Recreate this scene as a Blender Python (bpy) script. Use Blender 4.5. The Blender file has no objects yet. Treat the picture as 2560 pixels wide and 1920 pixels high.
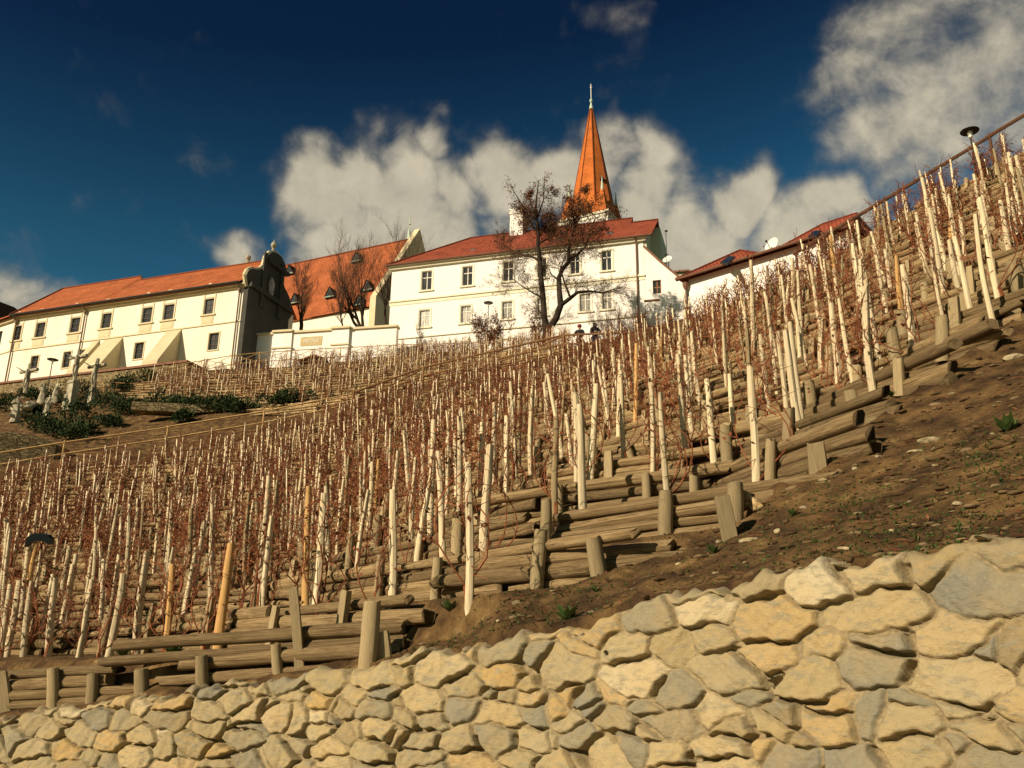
import bpy, bmesh, math, random
import numpy as np
from mathutils import Vector, Matrix
R = math.radians
S = bpy.context.scene
C = S.collection

# ------------------------------------------------------------------ camera
PITCH, ROLL, F = 18.0, 0.8, 2323.0
th, ro = R(PITCH), R(ROLL)
_r0 = np.array([1.0, 0, 0]); _u0 = np.array([0, -math.sin(th), math.cos(th)]); FW = np.array([0, math.cos(th), math.sin(th)])
RT = math.cos(ro)*_r0 + math.sin(ro)*_u0
UP = math.cos(ro)*_u0 - math.sin(ro)*_r0
cam_d = bpy.data.cameras.new('camera'); cam = bpy.data.objects.new('camera', cam_d); C.objects.link(cam)
cam_d.sensor_width = 36; cam_d.lens = F/2560*36; cam_d.clip_end = 5000; cam_d.clip_start = 0.1
cam.matrix_world = Matrix(((RT[0], UP[0], -FW[0], 0), (RT[1], UP[1], -FW[1], 0), (RT[2], UP[2], -FW[2], 0), (0, 0, 0, 1)))
S.camera = cam
S.render.resolution_x, S.render.resolution_y = 1024, 768

# ------------------------------------------------------------------ light
SUN_AZ, SUN_EL = 52.0, 27.0        # degrees left of straight behind the camera, height
sd = np.array([-math.sin(R(SUN_AZ))*math.cos(R(SUN_EL)), -math.cos(R(SUN_AZ))*math.cos(R(SUN_EL)), math.sin(R(SUN_EL))])
sl = bpy.data.lights.new('sun', 'SUN'); sl.energy = 5.0; sl.angle = R(0.5); sl.color = (1.0, 0.84, 0.62)
so = bpy.data.objects.new('sun', sl); C.objects.link(so)
so.rotation_euler = Vector(sd.tolist()).to_track_quat('Z', 'Y').to_euler()
S.view_settings.view_transform = 'Standard'; S.view_settings.look = 'None'
S.view_settings.exposure = 0.30; S.view_settings.gamma = 1.0

def ray(px, py):
    v = (px-1280)*RT + (960-py)*UP + F*FW
    return v/np.linalg.norm(v)
def PH(px, py, h):                      # world point on the sight line of a photo feature at horizontal distance h
    v = ray(px, py); return v*(h/math.hypot(v[0], v[1]))
def elev(px, py):
    v = ray(px, py); return v[2]/math.hypot(v[0], v[1])
def azim(px, py):
    v = ray(px, py); return math.degrees(math.atan2(v[0], v[1]))
def project(p):
    x, y, z = p@RT, p@UP, p@FW
    return 1280+F*x/z, 960-F*y/z

# world: physical sky with clouds
W = bpy.data.worlds.new('World'); S.world = W; W.use_nodes = True
nt = W.node_tree; nt.nodes.clear()
def wn(t, **k):
    n = nt.nodes.new(t)
    for a, b in k.items(): setattr(n, a, b)
    return n
out = wn('ShaderNodeOutputWorld'); bg = wn('ShaderNodeBackground'); bg.inputs['Strength'].default_value = 0.05
nt.links.new(bg.outputs[0], out.inputs[0])
sky = wn('ShaderNodeTexSky', sky_type='NISHITA', sun_disc=False)
sky.sun_elevation = R(SUN_EL); sky.sun_rotation = math.atan2(sd[0], sd[1]); sky.air_density = 1.0; sky.dust_density = 0.3; sky.ozone_density = 2.0
tc = wn('ShaderNodeTexCoord'); nrm = wn('ShaderNodeVectorMath', operation='NORMALIZE'); nt.links.new(tc.outputs['Generated'], nrm.inputs[0])
def math_(op, a, b=None, clamp=False):
    n = wn('ShaderNodeMath', operation=op, use_clamp=clamp)
    for i, v in enumerate((a, b)):
        if v is None: continue
        if isinstance(v, (int, float)): n.inputs[i].default_value = v
        else: nt.links.new(v, n.inputs[i])
    return n.outputs[0]
def wnoise(scale, detail, rough, dist=0.0):
    n = wn('ShaderNodeTexNoise'); n.inputs['Scale'].default_value = scale; n.inputs['Detail'].default_value = detail
    n.inputs['Roughness'].default_value = rough; n.inputs['Distortion'].default_value = dist
    nt.links.new(nrm.outputs[0], n.inputs['Vector']); return n
warp = wnoise(7, 3, 0.6)
wv = wn('ShaderNodeVectorMath', operation='SUBTRACT'); nt.links.new(warp.outputs['Color'], wv.inputs[0]); wv.inputs[1].default_value = (0.5, 0.5, 0.5)
ws = wn('ShaderNodeVectorMath', operation='SCALE'); nt.links.new(wv.outputs[0], ws.inputs[0]); ws.inputs['Scale'].default_value = 0.15
wa = wn('ShaderNodeVectorMath', operation='ADD'); nt.links.new(nrm.outputs[0], wa.inputs[0]); nt.links.new(ws.outputs[0], wa.inputs[1])
CLOUDS = [(800, 480, 120, 1), (900, 440, 120, 1), (1010, 430, 120, 1), (1080, 360, 60, .8), (1110, 470, 90, .9), (830, 600, 130, .9), (980, 570, 190, 1), (1100, 600, 120, .8),
          (1290, 430, 105, .95), (1400, 450, 120, 1), (1200, 430, 60, .6), (1300, 590, 110, .6), (1480, 420, 90, .9),
          (1600, 520, 140, 1), (1740, 600, 150, 1), (1870, 480, 95, 1), (1865, 405, 50, .8), (1990, 600, 130, .9), (2080, 520, 90, .9), (1720, 700, 220, .9),
          (2290, 110, 180, .66), (2440, 190, 250, .72), (2560, 360, 190, .7), (2200, 300, 130, .75), (2340, 370, 160, .66), (2480, -20, 240, .62), (2110, 160, 80, .45), (2700, 200, 300, .7),
          (1560, 90, 80, .36), (1500, 70, 55, .3), (600, 620, 70, .85), (670, 650, 70, .7), (20, 690, 120, .95), (120, 750, 120, .95), (220, 770, 90, .8), (-60, 740, 160, .9),
          (430, 20, 120, .25), (790, 380, 60, .4), (1400, 290, 90, .25)]
acc = None
for (px, py, rad, wgt) in CLOUDS:
    d = ray(px, py)
    n = wn('ShaderNodeVectorMath', operation='DISTANCE'); nt.links.new(wa.outputs[0], n.inputs[0]); n.inputs[1].default_value = d.tolist()
    rr = rad/2450.0
    mr = wn('ShaderNodeMapRange', interpolation_type='SMOOTHSTEP'); nt.links.new(n.outputs['Value'], mr.inputs['Value'])
    mr.inputs['From Min'].default_value = rr*1.65; mr.inputs['From Max'].default_value = rr*0.15
    mr.inputs['To Min'].default_value = 0; mr.inputs['To Max'].default_value = wgt
    acc = mr.outputs[0] if acc is None else math_('MAXIMUM', acc, mr.outputs[0])
# clouds elsewhere in the sky, out of the photo's view
spread = wnoise(2.2, 3, 0.5)
dd = wn('ShaderNodeVectorMath', operation='DOT_PRODUCT'); nt.links.new(nrm.outputs[0], dd.inputs[0]); dd.inputs[1].default_value = FW.tolist()
behind = math_('MULTIPLY', math_('LESS_THAN', dd.outputs['Value'], 0.72), math_('MULTIPLY', math_('SUBTRACT', spread.outputs['Fac'], 0.55), 2.0, True))
acc = math_('MAXIMUM', acc, behind)
n1 = wnoise(9, 9, 0.6, 0.3)
n2 = wnoise(26, 6, 0.62, 0.2)
cov = math_('ADD', acc, math_('MULTIPLY', math_('SUBTRACT', n1.outputs['Fac'], 0.5), 1.45))
cov = math_('ADD', cov, math_('MULTIPLY', math_('SUBTRACT', n2.outputs['Fac'], 0.5), 0.45))
cm = wn('ShaderNodeMapRange', interpolation_type='SMOOTHSTEP'); nt.links.new(cov, cm.inputs['Value'])
cm.inputs['From Min'].default_value = 0.12; cm.inputs['From Max'].default_value = 0.92; cm.inputs['To Max'].default_value = 0.96
# clear sky, deepened
hsv = wn('ShaderNodeHueSaturation'); hsv.inputs['Saturation'].default_value = 1.25; hsv.inputs['Value'].default_value = 1.0
nt.links.new(sky.outputs[0], hsv.inputs['Color'])
gam = wn('ShaderNodeGamma'); gam.inputs['Gamma'].default_value = 1.7; nt.links.new(hsv.outputs[0], gam.inputs['Color'])
tint = wn('ShaderNodeMix', data_type='RGBA', blend_type='MULTIPLY'); tint.inputs['Factor'].default_value = 1
vmin = wn('ShaderNodeVectorMath', operation='MINIMUM'); nt.links.new(gam.outputs[0], vmin.inputs[0]); vmin.inputs[1].default_value = (7, 8, 10)
nt.links.new(vmin.outputs[0], tint.inputs['A'])
sxyz = wn('ShaderNodeSeparateXYZ'); nt.links.new(nrm.outputs[0], sxyz.inputs[0])
hz = math_('SUBTRACT', sxyz.outputs['Z'], math_('MULTIPLY', sxyz.outputs['X'], 0.10))
cg = wn('ShaderNodeValToRGB'); nt.links.new(hz, cg.inputs['Fac'])
cg.color_ramp.elements[0].position = 0.32; cg.color_ramp.elements[0].color = (0.80, 0.82, 0.42, 1)
cg.color_ramp.elements[1].position = 0.62; cg.color_ramp.elements[1].color = (0.30, 0.23, 0.17, 1)
e_ = cg.color_ramp.elements.new(0.46); e_.color = (0.62, 0.62, 0.33, 1)
nt.links.new(cg.outputs[0], tint.inputs['B'])
cc = wn('ShaderNodeValToRGB'); nt.links.new(math_('ADD', math_('MULTIPLY', n2.outputs['Fac'], 0.5), math_('MULTIPLY', cm.outputs[0], 0.5)), cc.inputs['Fac'])
cc.color_ramp.elements[0].position = 0.30; cc.color_ramp.elements[0].color = (3.3, 3.1, 2.6, 1)
cc.color_ramp.elements[1].position = 0.85; cc.color_ramp.elements[1].color = (10.6, 9.4, 7.0, 1)
mx = wn('ShaderNodeMix', data_type='RGBA'); nt.links.new(cm.outputs[0], mx.inputs['Factor'])
nt.links.new(tint.outputs['Result'], mx.inputs['A']); nt.links.new(cc.outputs[0], mx.inputs['B'])
nt.links.new(mx.outputs['Result'], bg.inputs['Color'])

# ------------------------------------------------------------------ helpers
rng = random.Random(7); nrng = np.random.default_rng(11)
def tag(o, label=None, cat=None, group=None, kind=None):
    if label: o['label'] = label
    if cat: o['category'] = cat
    if group: o['group'] = group
    if kind: o['kind'] = kind
    return o
class MB:
    def __init__(s): s.v = []; s.f = []
    def add(s, vs, fs):
        b = len(s.v); s.v.extend([tuple(map(float, p)) for p in vs]); s.f.extend([tuple(i+b for i in f) for f in fs])
    def quad(s, a, b, c, d): s.add([a, b, c, d], [(0, 1, 2, 3)])
    def box(s, o, ax, ay, az):
        o, ax, ay, az = map(np.asarray, (o, ax, ay, az))
        p = [o, o+ax, o+ax+ay, o+ay, o+az, o+ax+az, o+ax+ay+az, o+ay+az]
        s.add(p, [(0, 3, 2, 1), (4, 5, 6, 7), (0, 1, 5, 4), (1, 2, 6, 5), (2, 3, 7, 6), (3, 0, 4, 7)])
    def cbox(s, c, sx, sy, sz):
        s.box((c[0]-sx/2, c[1]-sy/2, c[2]-sz/2), (sx, 0, 0), (0, sy, 0), (0, 0, sz))
    def tube(s, pts, rad, n=6, cap=True):
        pts = [np.asarray(p, float) for p in pts]
        if not hasattr(rad, '__len__'): rad = [rad]*len(pts)
        rings = []
        prev = None
        for i, p in enumerate(pts):
            t = pts[min(i+1, len(pts)-1)]-pts[max(i-1, 0)]; t = t/(np.linalg.norm(t)+1e-9)
            if prev is None:
                a = np.array([0, 0, 1.0]) if abs(t[2]) < 0.9 else np.array([1.0, 0, 0])
                x = np.cross(t, a)
            else: x = prev-t*(prev@t)
            x = x/(np.linalg.norm(x)+1e-9); prev = x; y = np.cross(t, x)
            rings.append([p+rad[i]*(math.cos(2*math.pi*k/n)*x+math.sin(2*math.pi*k/n)*y) for k in range(n)])
        vs = [q for r_ in rings for q in r_]; fs = []
        for i in range(len(pts)-1):
            for k in range(n):
                fs.append((i*n+k, i*n+(k+1) % n, (i+1)*n+(k+1) % n, (i+1)*n+k))
        if cap and n > 2:
            fs.append(tuple(range(n))[::-1]); fs.append(tuple(range((len(pts)-1)*n, len(pts)*n)))
        s.add(vs, fs)
    def lathe(s, c, prof, n=16):
        vs = []; fs = []
        for (r_, z) in prof:
            for k in range(n): vs.append((c[0]+r_*math.cos(2*math.pi*k/n), c[1]+r_*math.sin(2*math.pi*k/n), c[2]+z))
        for i in range(len(prof)-1):
            for k in range(n): fs.append((i*n+k, i*n+(k+1) % n, (i+1)*n+(k+1) % n, (i+1)*n+k))
        fs.append(tuple(range(n))[::-1]); fs.append(tuple(range((len(prof)-1)*n, len(prof)*n)))
        s.add(vs, fs)
    def prism(s, poly, ext):
        n = len(poly); ext = np.asarray(ext, float); p = [np.asarray(q, float) for q in poly]
        s.add(p+[q+ext for q in p], [tuple(range(n)), tuple(range(n, 2*n))[::-1]]+[(i, i+n, (i+1) % n+n, (i+1) % n) for i in range(n)])
    def mesh(s, name):
        me = bpy.data.meshes.new(name); me.from_pydata(s.v, [], s.f); me.update(); return me
    def build(s, name, mat, parent=None, smooth=False, origin=None, fixn=True):
        if origin is not None:
            o_ = np.asarray(origin, float); s.v = [tuple(np.asarray(p)-o_) for p in s.v]
        me = s.mesh(name)
        if fixn:
            bm = bmesh.new(); bm.from_mesh(me); bmesh.ops.recalc_face_normals(bm, faces=bm.faces); bm.to_mesh(me); bm.free()
        if smooth: me.shade_smooth()
        me.materials.append(mat)
        return link(name, me, parent, origin)
def link(name, me, parent=None, origin=None):
    o = bpy.data.objects.new(name, me); C.objects.link(o)
    if parent is not None:
        o.parent = parent
        if origin is None: o.matrix_parent_inverse = Matrix.Translation(parent.location).inverted() if parent.rotation_euler[2] == 0 else parent.matrix_basis.inverted()
    elif origin is not None: o.location = tuple(map(float, origin))
    return o
def empty(name, loc=(0, 0, 0), rz=0):
    o = bpy.data.objects.new(name, None); C.objects.link(o); o.location = tuple(map(float, loc)); o.rotation_euler[2] = rz
    o.empty_display_size = 0.3; return o
def npmesh(name, V, Fq, mat, parent=None, smooth=True, attrs=None):
    """V (n,3); Fq (m,k) same-size faces"""
    me = bpy.data.meshes.new(name); V = np.asarray(V, np.float32); Fq = np.asarray(Fq, np.int32)
    k = Fq.shape[1]; me.vertices.add(len(V)); me.vertices.foreach_set('co', V.ravel())
    me.loops.add(Fq.size); me.loops.foreach_set('vertex_index', Fq.ravel())
    me.polygons.add(len(Fq)); me.polygons.foreach_set('loop_start', np.arange(0, Fq.size, k, dtype=np.int32))
    me.update(calc_edges=True); me.validate()
    if smooth: me.shade_smooth()
    if attrs:
        for an, av in attrs.items():
            a = me.attributes.new(an, 'FLOAT', 'POINT'); a.data.foreach_set('value', np.asarray(av, np.float32))
    me.materials.append(mat)
    return link(name, me, parent)

# ------------------------------------------------------------------ materials
def material(name, base, var=None, scale=4.0, rough=0.85, bump=0.0, bscale=None, detail=6, stretch=(1, 1, 1), objrand=0.0, spec=0.2, attr=None, coord='Object', contrast=(0.35, 0.65), metallic=0.0, extra=None):
    m = bpy.data.materials.new(name); m.use_nodes = True; t = m.node_tree; b = t.nodes['Principled BSDF']
    b.inputs['Roughness'].default_value = rough; b.inputs['Specular IOR Level'].default_value = spec; b.inputs['Metallic'].default_value = metallic
    b.inputs['Base Color'].default_value = (*base, 1)
    tcn = t.nodes.new('ShaderNodeTexCoord'); mp = t.nodes.new('ShaderNodeMapping'); t.links.new(tcn.outputs[coord], mp.inputs['Vector']); mp.inputs['Scale'].default_value = stretch
    col = None
    def N(sc, det, r=0.6):
        n = t.nodes.new('ShaderNodeTexNoise'); n.inputs['Scale'].default_value = sc; n.inputs['Detail'].default_value = det; n.inputs['Roughness'].default_value = r
        t.links.new(mp.outputs[0], n.inputs['Vector']); return n
    if objrand:
        oi = t.nodes.new('ShaderNodeObjectInfo'); va = t.nodes.new('ShaderNodeVectorMath'); va.operation = 'ADD'
        sc_ = t.nodes.new('ShaderNodeVectorMath'); sc_.operation = 'SCALE'; sc_.inputs[0].default_value = (31, 17, 53); t.links.new(oi.outputs['Random'], sc_.inputs['Scale'])
        t.links.new(tcn.outputs[coord], va.inputs[0]); t.links.new(sc_.outputs[0], va.inputs[1]); t.links.new(va.outputs[0], mp.inputs['Vector'])
    if var is not None:
        n = N(scale, detail)
        cr = t.nodes.new('ShaderNodeValToRGB'); t.links.new(n.outputs['Fac'], cr.inputs['Fac'])
        cols = [base]+list(var if isinstance(var[0], (tuple, list)) else [var])
        cr.color_ramp.elements[0].position = contrast[0]; cr.color_ramp.elements[0].color = (*cols[0], 1)
        cr.color_ramp.elements[1].position = contrast[1]; cr.color_ramp.elements[1].color = (*cols[-1], 1)
        for i, c in enumerate(cols[1:-1]):
            e = cr.color_ramp.elements.new(contrast[0]+(contrast[1]-contrast[0])*(i+1)/(len(cols)-1)); e.color = (*c, 1)
        col = cr.outputs[0]
    if objrand or attr:
        hs = t.nodes.new('ShaderNodeHueSaturation')
        if col: t.links.new(col, hs.inputs['Color'])
        else: hs.inputs['Color'].default_value = (*base, 1)
        mr = t.nodes.new('ShaderNodeMapRange'); mr.inputs['To Min'].default_value = 1-(objrand or 0.3); mr.inputs['To Max'].default_value = 1+(objrand or 0.3)
        if attr:
            an = t.nodes.new('ShaderNodeAttribute'); an.attribute_name = attr; t.links.new(an.outputs['Fac'], mr.inputs['Value'])
        else: t.links.new(oi.outputs['Random'], mr.inputs['Value'])
        t.links.new(mr.outputs[0], hs.inputs['Value']); col = hs.outputs[0]
    if col: t.links.new(col, b.inputs['Base Color'])
    if bump:
        n = N(bscale or scale*3, 8, 0.65); bp = t.nodes.new('ShaderNodeBump'); bp.inputs['Strength'].default_value = 1.0; bp.inputs['Distance'].default_value = bump
        t.links.new(n.outputs['Fac'], bp.inputs['Height']); t.links.new(bp.outputs[0], b.inputs['Normal'])
    return m
M = {}
M['soil'] = material('soil', (0.035, 0.018, 0.009), [(0.095, 0.053, 0.021), (0.19, 0.112, 0.042), (0.36, 0.24, 0.095)], 2.6, 0.95, 0.16, 6, detail=15, contrast=(0.30, 0.74))
M['hill'] = M['soil']
M['gravel'] = material('gravel', (0.12, 0.08, 0.038), [(0.27, 0.19, 0.10)], 2.0, 0.9, 0.01, 20, objrand=0.3)
M['rock'] = material('rock', (0.30, 0.23, 0.12), [(0.42, 0.34, 0.2), (0.33, 0.28, 0.19)], 5, 0.9, 0.02, 18, objrand=0.2)
M['stake'] = material('peeled_wood', (0.33, 0.235, 0.13), [(0.58, 0.46, 0.28), (0.72, 0.61, 0.40), (0.77, 0.67, 0.47)], 2.2, 0.8, 0.004, 25, stretch=(3, 3, 0.5), objrand=0.16, contrast=(0.3, 0.7))
M['stake_fresh'] = material('fresh_orange_wood', (0.62, 0.39, 0.15), [(0.46, 0.25, 0.09)], 5, 0.8, 0.003, 25, stretch=(3, 3, 0.4), objrand=0.1)
M['log'] = material('weathered_log', (0.035, 0.021, 0.010), [(0.23, 0.145, 0.066), (0.42, 0.30, 0.15), (0.58, 0.45, 0.24)], 3.4, 0.9, 0.025, 11, stretch=(0.5, 5, 5), objrand=0.32, contrast=(0.3, 0.7))
M['post'] = material('weathered_post', (0.20, 0.14, 0.072), [(0.34, 0.26, 0.14), (0.46, 0.37, 0.21)], 6, 0.9, 0.008, 20, stretch=(4, 4, 0.4), objrand=0.22, contrast=(0.3, 0.7))
M['cane'] = material('vine_cane', (0.15, 0.044, 0.018), [(0.28, 0.10, 0.042)], 6, 0.8, objrand=0.25)
M['dryleaf'] = material('dry_vine_leaf', (0.13, 0.040, 0.018), [(0.25, 0.095, 0.04)], 3, 0.8, objrand=0.3)
M['rail'] = material('rail_wood', (0.17, 0.085, 0.035), [(0.27, 0.15, 0.065)], 3, 0.85, 0.004, 12, objrand=0.15)
M['rail_dark'] = material('dark_rail_wood', (0.085, 0.04, 0.022), [(0.14, 0.07, 0.04)], 3, 0.85)
M['rail_pale'] = material('pale_rail_wood', (0.46, 0.28, 0.11), [(0.58, 0.38, 0.18)], 2, 0.8, 0.003, 12)
M['cream'] = material('cream_render', (0.70, 0.63, 0.48), [(0.82, 0.76, 0.60), (0.86, 0.80, 0.65)], 0.5, 0.9, 0.01, 4, stretch=(1, 1, .35), contrast=(0.25, 0.6))
M['cream_trim'] = material('cream_trim', (0.66, 0.56, 0.35), [(0.70, 0.60, 0.39)], 2, 0.9)
M['white'] = material('white_render', (0.76, 0.71, 0.63), [(0.88, 0.83, 0.76), (0.91, 0.87, 0.80)], 0.5, 0.9, 0.008, 4, stretch=(1, 1, .35), contrast=(0.25, 0.55))
M['white_trim'] = material('white_trim', (0.78, 0.73, 0.55), [(0.82, 0.77, 0.6)], 1, 0.9)
M['grey_render'] = material('grey_render', (0.62, 0.61, 0.42), [(0.68, 0.67, 0.48)], 0.8, 0.9)
M['glass'] = material('window_glass', (0.010, 0.013, 0.018), [(0.05, 0.05, 0.05)], 1.3, 0.12, spec=0.6, objrand=0.2)
M['curtain'] = material('curtained_glass', (0.10, 0.10, 0.09), [(0.36, 0.33, 0.26)], 2.2, 0.35, spec=0.5, objrand=0.3, stretch=(3, 3, 0.6))
M['frame'] = material('window_frame', (0.80, 0.76, 0.64), None, rough=0.6)
M['darkframe'] = material('dark_frame', (0.07, 0.045, 0.03), None, rough=0.6)
M['brownframe'] = material('brown_frame', (0.25, 0.11, 0.05), None, rough=0.6)
M['copper'] = material('copper_tip', (0.45, 0.58, 0.44), [(0.52, 0.62, 0.5)], 2, 0.6)
M['iron'] = material('dark_iron', (0.028, 0.026, 0.022), None, rough=0.5, spec=0.4)
M['gutter'] = material('gutter_metal', (0.16, 0.075, 0.045), [(0.2, 0.1, 0.06)], 2, 0.5)
M['downpipe'] = material('downpipe_metal', (0.20, 0.14, 0.09), None, rough=0.5)
M['stonecarve'] = material('carved_stone', (0.54, 0.49, 0.36), [(0.32, 0.28, 0.19), (0.58, 0.53, 0.39)], 2.2, 0.9, 0.02, 9, contrast=(0.3, 0.7))
M['bark'] = material('dark_bark', (0.022, 0.016, 0.011), [(0.06, 0.043, 0.028)], 3, 0.95, 0.03, 8)
M['twig'] = material('twig', (0.07, 0.042, 0.026), [(0.11, 0.065, 0.04)], 3, 0.9)
M['leafbrown'] = material('brown_leaf', (0.11, 0.042, 0.02), [(0.2, 0.085, 0.035)], 0.7, 0.85)
M['juniper'] = material('juniper_green', (0.016, 0.030, 0.010), [(0.045, 0.07, 0.022)], 1.1, 0.9)
M['weed'] = material('weed_green', (0.035, 0.07, 0.018), [(0.09, 0.13, 0.03)], 4, 0.7)
M['dish'] = material('dish_white', (0.78, 0.76, 0.66), None, rough=0.5)
M['coping'] = material('coping_brick', (0.20, 0.095, 0.06), [(0.27, 0.14, 0.09)], 3, 0.9)
M['skin'] = material('skin', (0.52, 0.30, 0.20), None, rough=0.6)
M['hatred'] = material('red_wool', (0.22, 0.025, 0.03), None, rough=0.9)
M['jacket'] = material('dark_jacket', (0.018, 0.016, 0.018), None, rough=0.8)
M['trouser'] = material('dark_trouser', (0.03, 0.032, 0.045), None, rough=0.8)
M['hair'] = material('dark_hair', (0.03, 0.018, 0.010), None, rough=0.7)
M['blade'] = material('black_steel', (0.012, 0.012, 0.014), None, rough=0.35, spec=0.5)

def tile_material(name, c1, c2, sx, sz, rough=0.85, mor=.45):
    """clay tiles: rows across the local X direction, using generated per-object UV 'tiles' map"""
    m = bpy.data.materials.new(name); m.use_nodes = True; t = m.node_tree; b = t.nodes['Principled BSDF']; b.inputs['Roughness'].default_value = rough; b.inputs['Specular IOR Level'].default_value = 0.15
    uv = t.nodes.new('ShaderNodeUVMap'); uv.uv_map = 'tiles'
    br = t.nodes.new('ShaderNodeTexBrick'); t.links.new(uv.outputs[0], br.inputs['Vector'])
    br.inputs['Scale'].default_value = 1; br.inputs['Brick Width'].default_value = sx; br.inputs['Row Height'].default_value = sz; br.inputs['Mortar Size'].default_value = 0.03
    br.inputs['Color1'].default_value = (*c1, 1); br.inputs['Color2'].default_value = (*c2, 1); br.inputs['Mortar'].default_value = (c1[0]*mor, c1[1]*mor, c1[2]*mor, 1)
    no = t.nodes.new('ShaderNodeTexNoise'); t.links.new(uv.outputs[0], no.inputs['Vector']); no.inputs['Scale'].default_value = 0.55; no.inputs['Detail'].default_value = 9; no.inputs['Roughness'].default_value = 0.7
    mr = t.nodes.new('ShaderNodeMapRange'); t.links.new(no.outputs['Fac'], mr.inputs['Value']); mr.inputs['From Min'].default_value = .3; mr.inputs['From Max'].default_value = .7; mr.inputs['To Min'].default_value = .62; mr.inputs['To Max'].default_value = 1.25
    hs = t.nodes.new('ShaderNodeHueSaturation'); t.links.new(br.outputs['Color'], hs.inputs['Color']); t.links.new(mr.outputs[0], hs.inputs['Value']); t.links.new(hs.outputs[0], b.inputs['Base Color'])
    bp = t.nodes.new('ShaderNodeBump'); bp.inputs['Distance'].default_value = 0.03; t.links.new(br.outputs['Fac'], bp.inputs['Height']); bp.invert = True; t.links.new(bp.outputs[0], b.inputs['Normal'])
    return m
M['tile'] = tile_material('roof_tile', (0.48, 0.135, 0.050), (0.58, 0.175, 0.068), 0.25, 0.32)
M['tile_dark'] = tile_material('roof_tile_brown', (0.31, 0.072, 0.038), (0.38, 0.095, 0.05), 0.3, 0.35)
M['tile_spire'] = tile_material('spire_tile', (0.60, 0.165, 0.035), (0.62, 0.175, 0.038), 0.3, 0.35, mor=.8)
M['tile_black'] = tile_material('dark_tile', (0.03, 0.02, 0.018), (0.05, 0.03, 0.02), 0.3, 0.35)
def roof_uv(o):
    me = o.data; uvl = me.uv_layers.new(name='tiles')
    for p in me.polygons:
        n = p.normal; h = Vector((-n.y, n.x, 0)); h = h.normalized() if h.length > 1e-4 else Vector((1, 0, 0)); v = n.cross(h)
        for li in p.loop_indices:
            co = me.vertices[me.loops[li].vertex_index].co; uvl.data[li].uv = (co.dot(h), co.dot(v))
    return o

# irregular masonry, for far stone walls (pattern within the material, real relief by bump)
def masonry(name, c1, c2, c3, scale, bump=0.05):
    m = bpy.data.materials.new(name); m.use_nodes = True; t = m.node_tree; b = t.nodes['Principled BSDF']; b.inputs['Roughness'].default_value = 0.92; b.inputs['Specular IOR Level'].default_value = 0.1
    tcn = t.nodes.new('ShaderNodeTexCoord'); mp = t.nodes.new('ShaderNodeMapping'); t.links.new(tcn.outputs['Object'], mp.inputs['Vector']); mp.inputs['Scale'].default_value = (1, 1, 2.1)
    v1 = t.nodes.new('ShaderNodeTexVoronoi'); v1.feature = 'DISTANCE_TO_EDGE'; v2 = t.nodes.new('ShaderNodeTexVoronoi')
    for v in (v1, v2): v.inputs['Scale'].default_value = scale; t.links.new(mp.outputs[0], v.inputs['Vector'])
    cr = t.nodes.new('ShaderNodeValToRGB'); t.links.new(v2.outputs['Color'], cr.inputs['Fac']); cr.color_ramp.elements[0].color = (*c1, 1); cr.color_ramp.elements[1].color = (*c2, 1); cr.color_ramp.elements[0].position = .2; cr.color_ramp.elements[1].position = .8
    e = cr.color_ramp.elements.new(.5); e.color = (*c3, 1)
    mr = t.nodes.new('ShaderNodeMapRange'); t.links.new(v1.outputs['Distance'], mr.inputs['Value']); mr.inputs['From Max'].default_value = 0.07
    mxn = t.nodes.new('ShaderNodeMix'); mxn.data_type = 'RGBA'; t.links.new(mr.outputs[0], mxn.inputs['Factor']); mxn.inputs['A'].default_value = (c1[0]*.4, c1[1]*.38, c1[2]*.35, 1); t.links.new(cr.outputs[0], mxn.inputs['B'])
    t.links.new(mxn.outputs['Result'], b.inputs['Base Color'])
    bp = t.nodes.new('ShaderNodeBump'); bp.inputs['Distance'].default_value = bump; t.links.new(mr.outputs[0], bp.inputs['Height']); t.links.new(bp.outputs[0], b.inputs['Normal'])
    return m
M['masonry'] = masonry('rubble_masonry', (0.19, 0.135, 0.07), (0.40, 0.31, 0.165), (0.30, 0.23, 0.12), 3.6)
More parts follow.
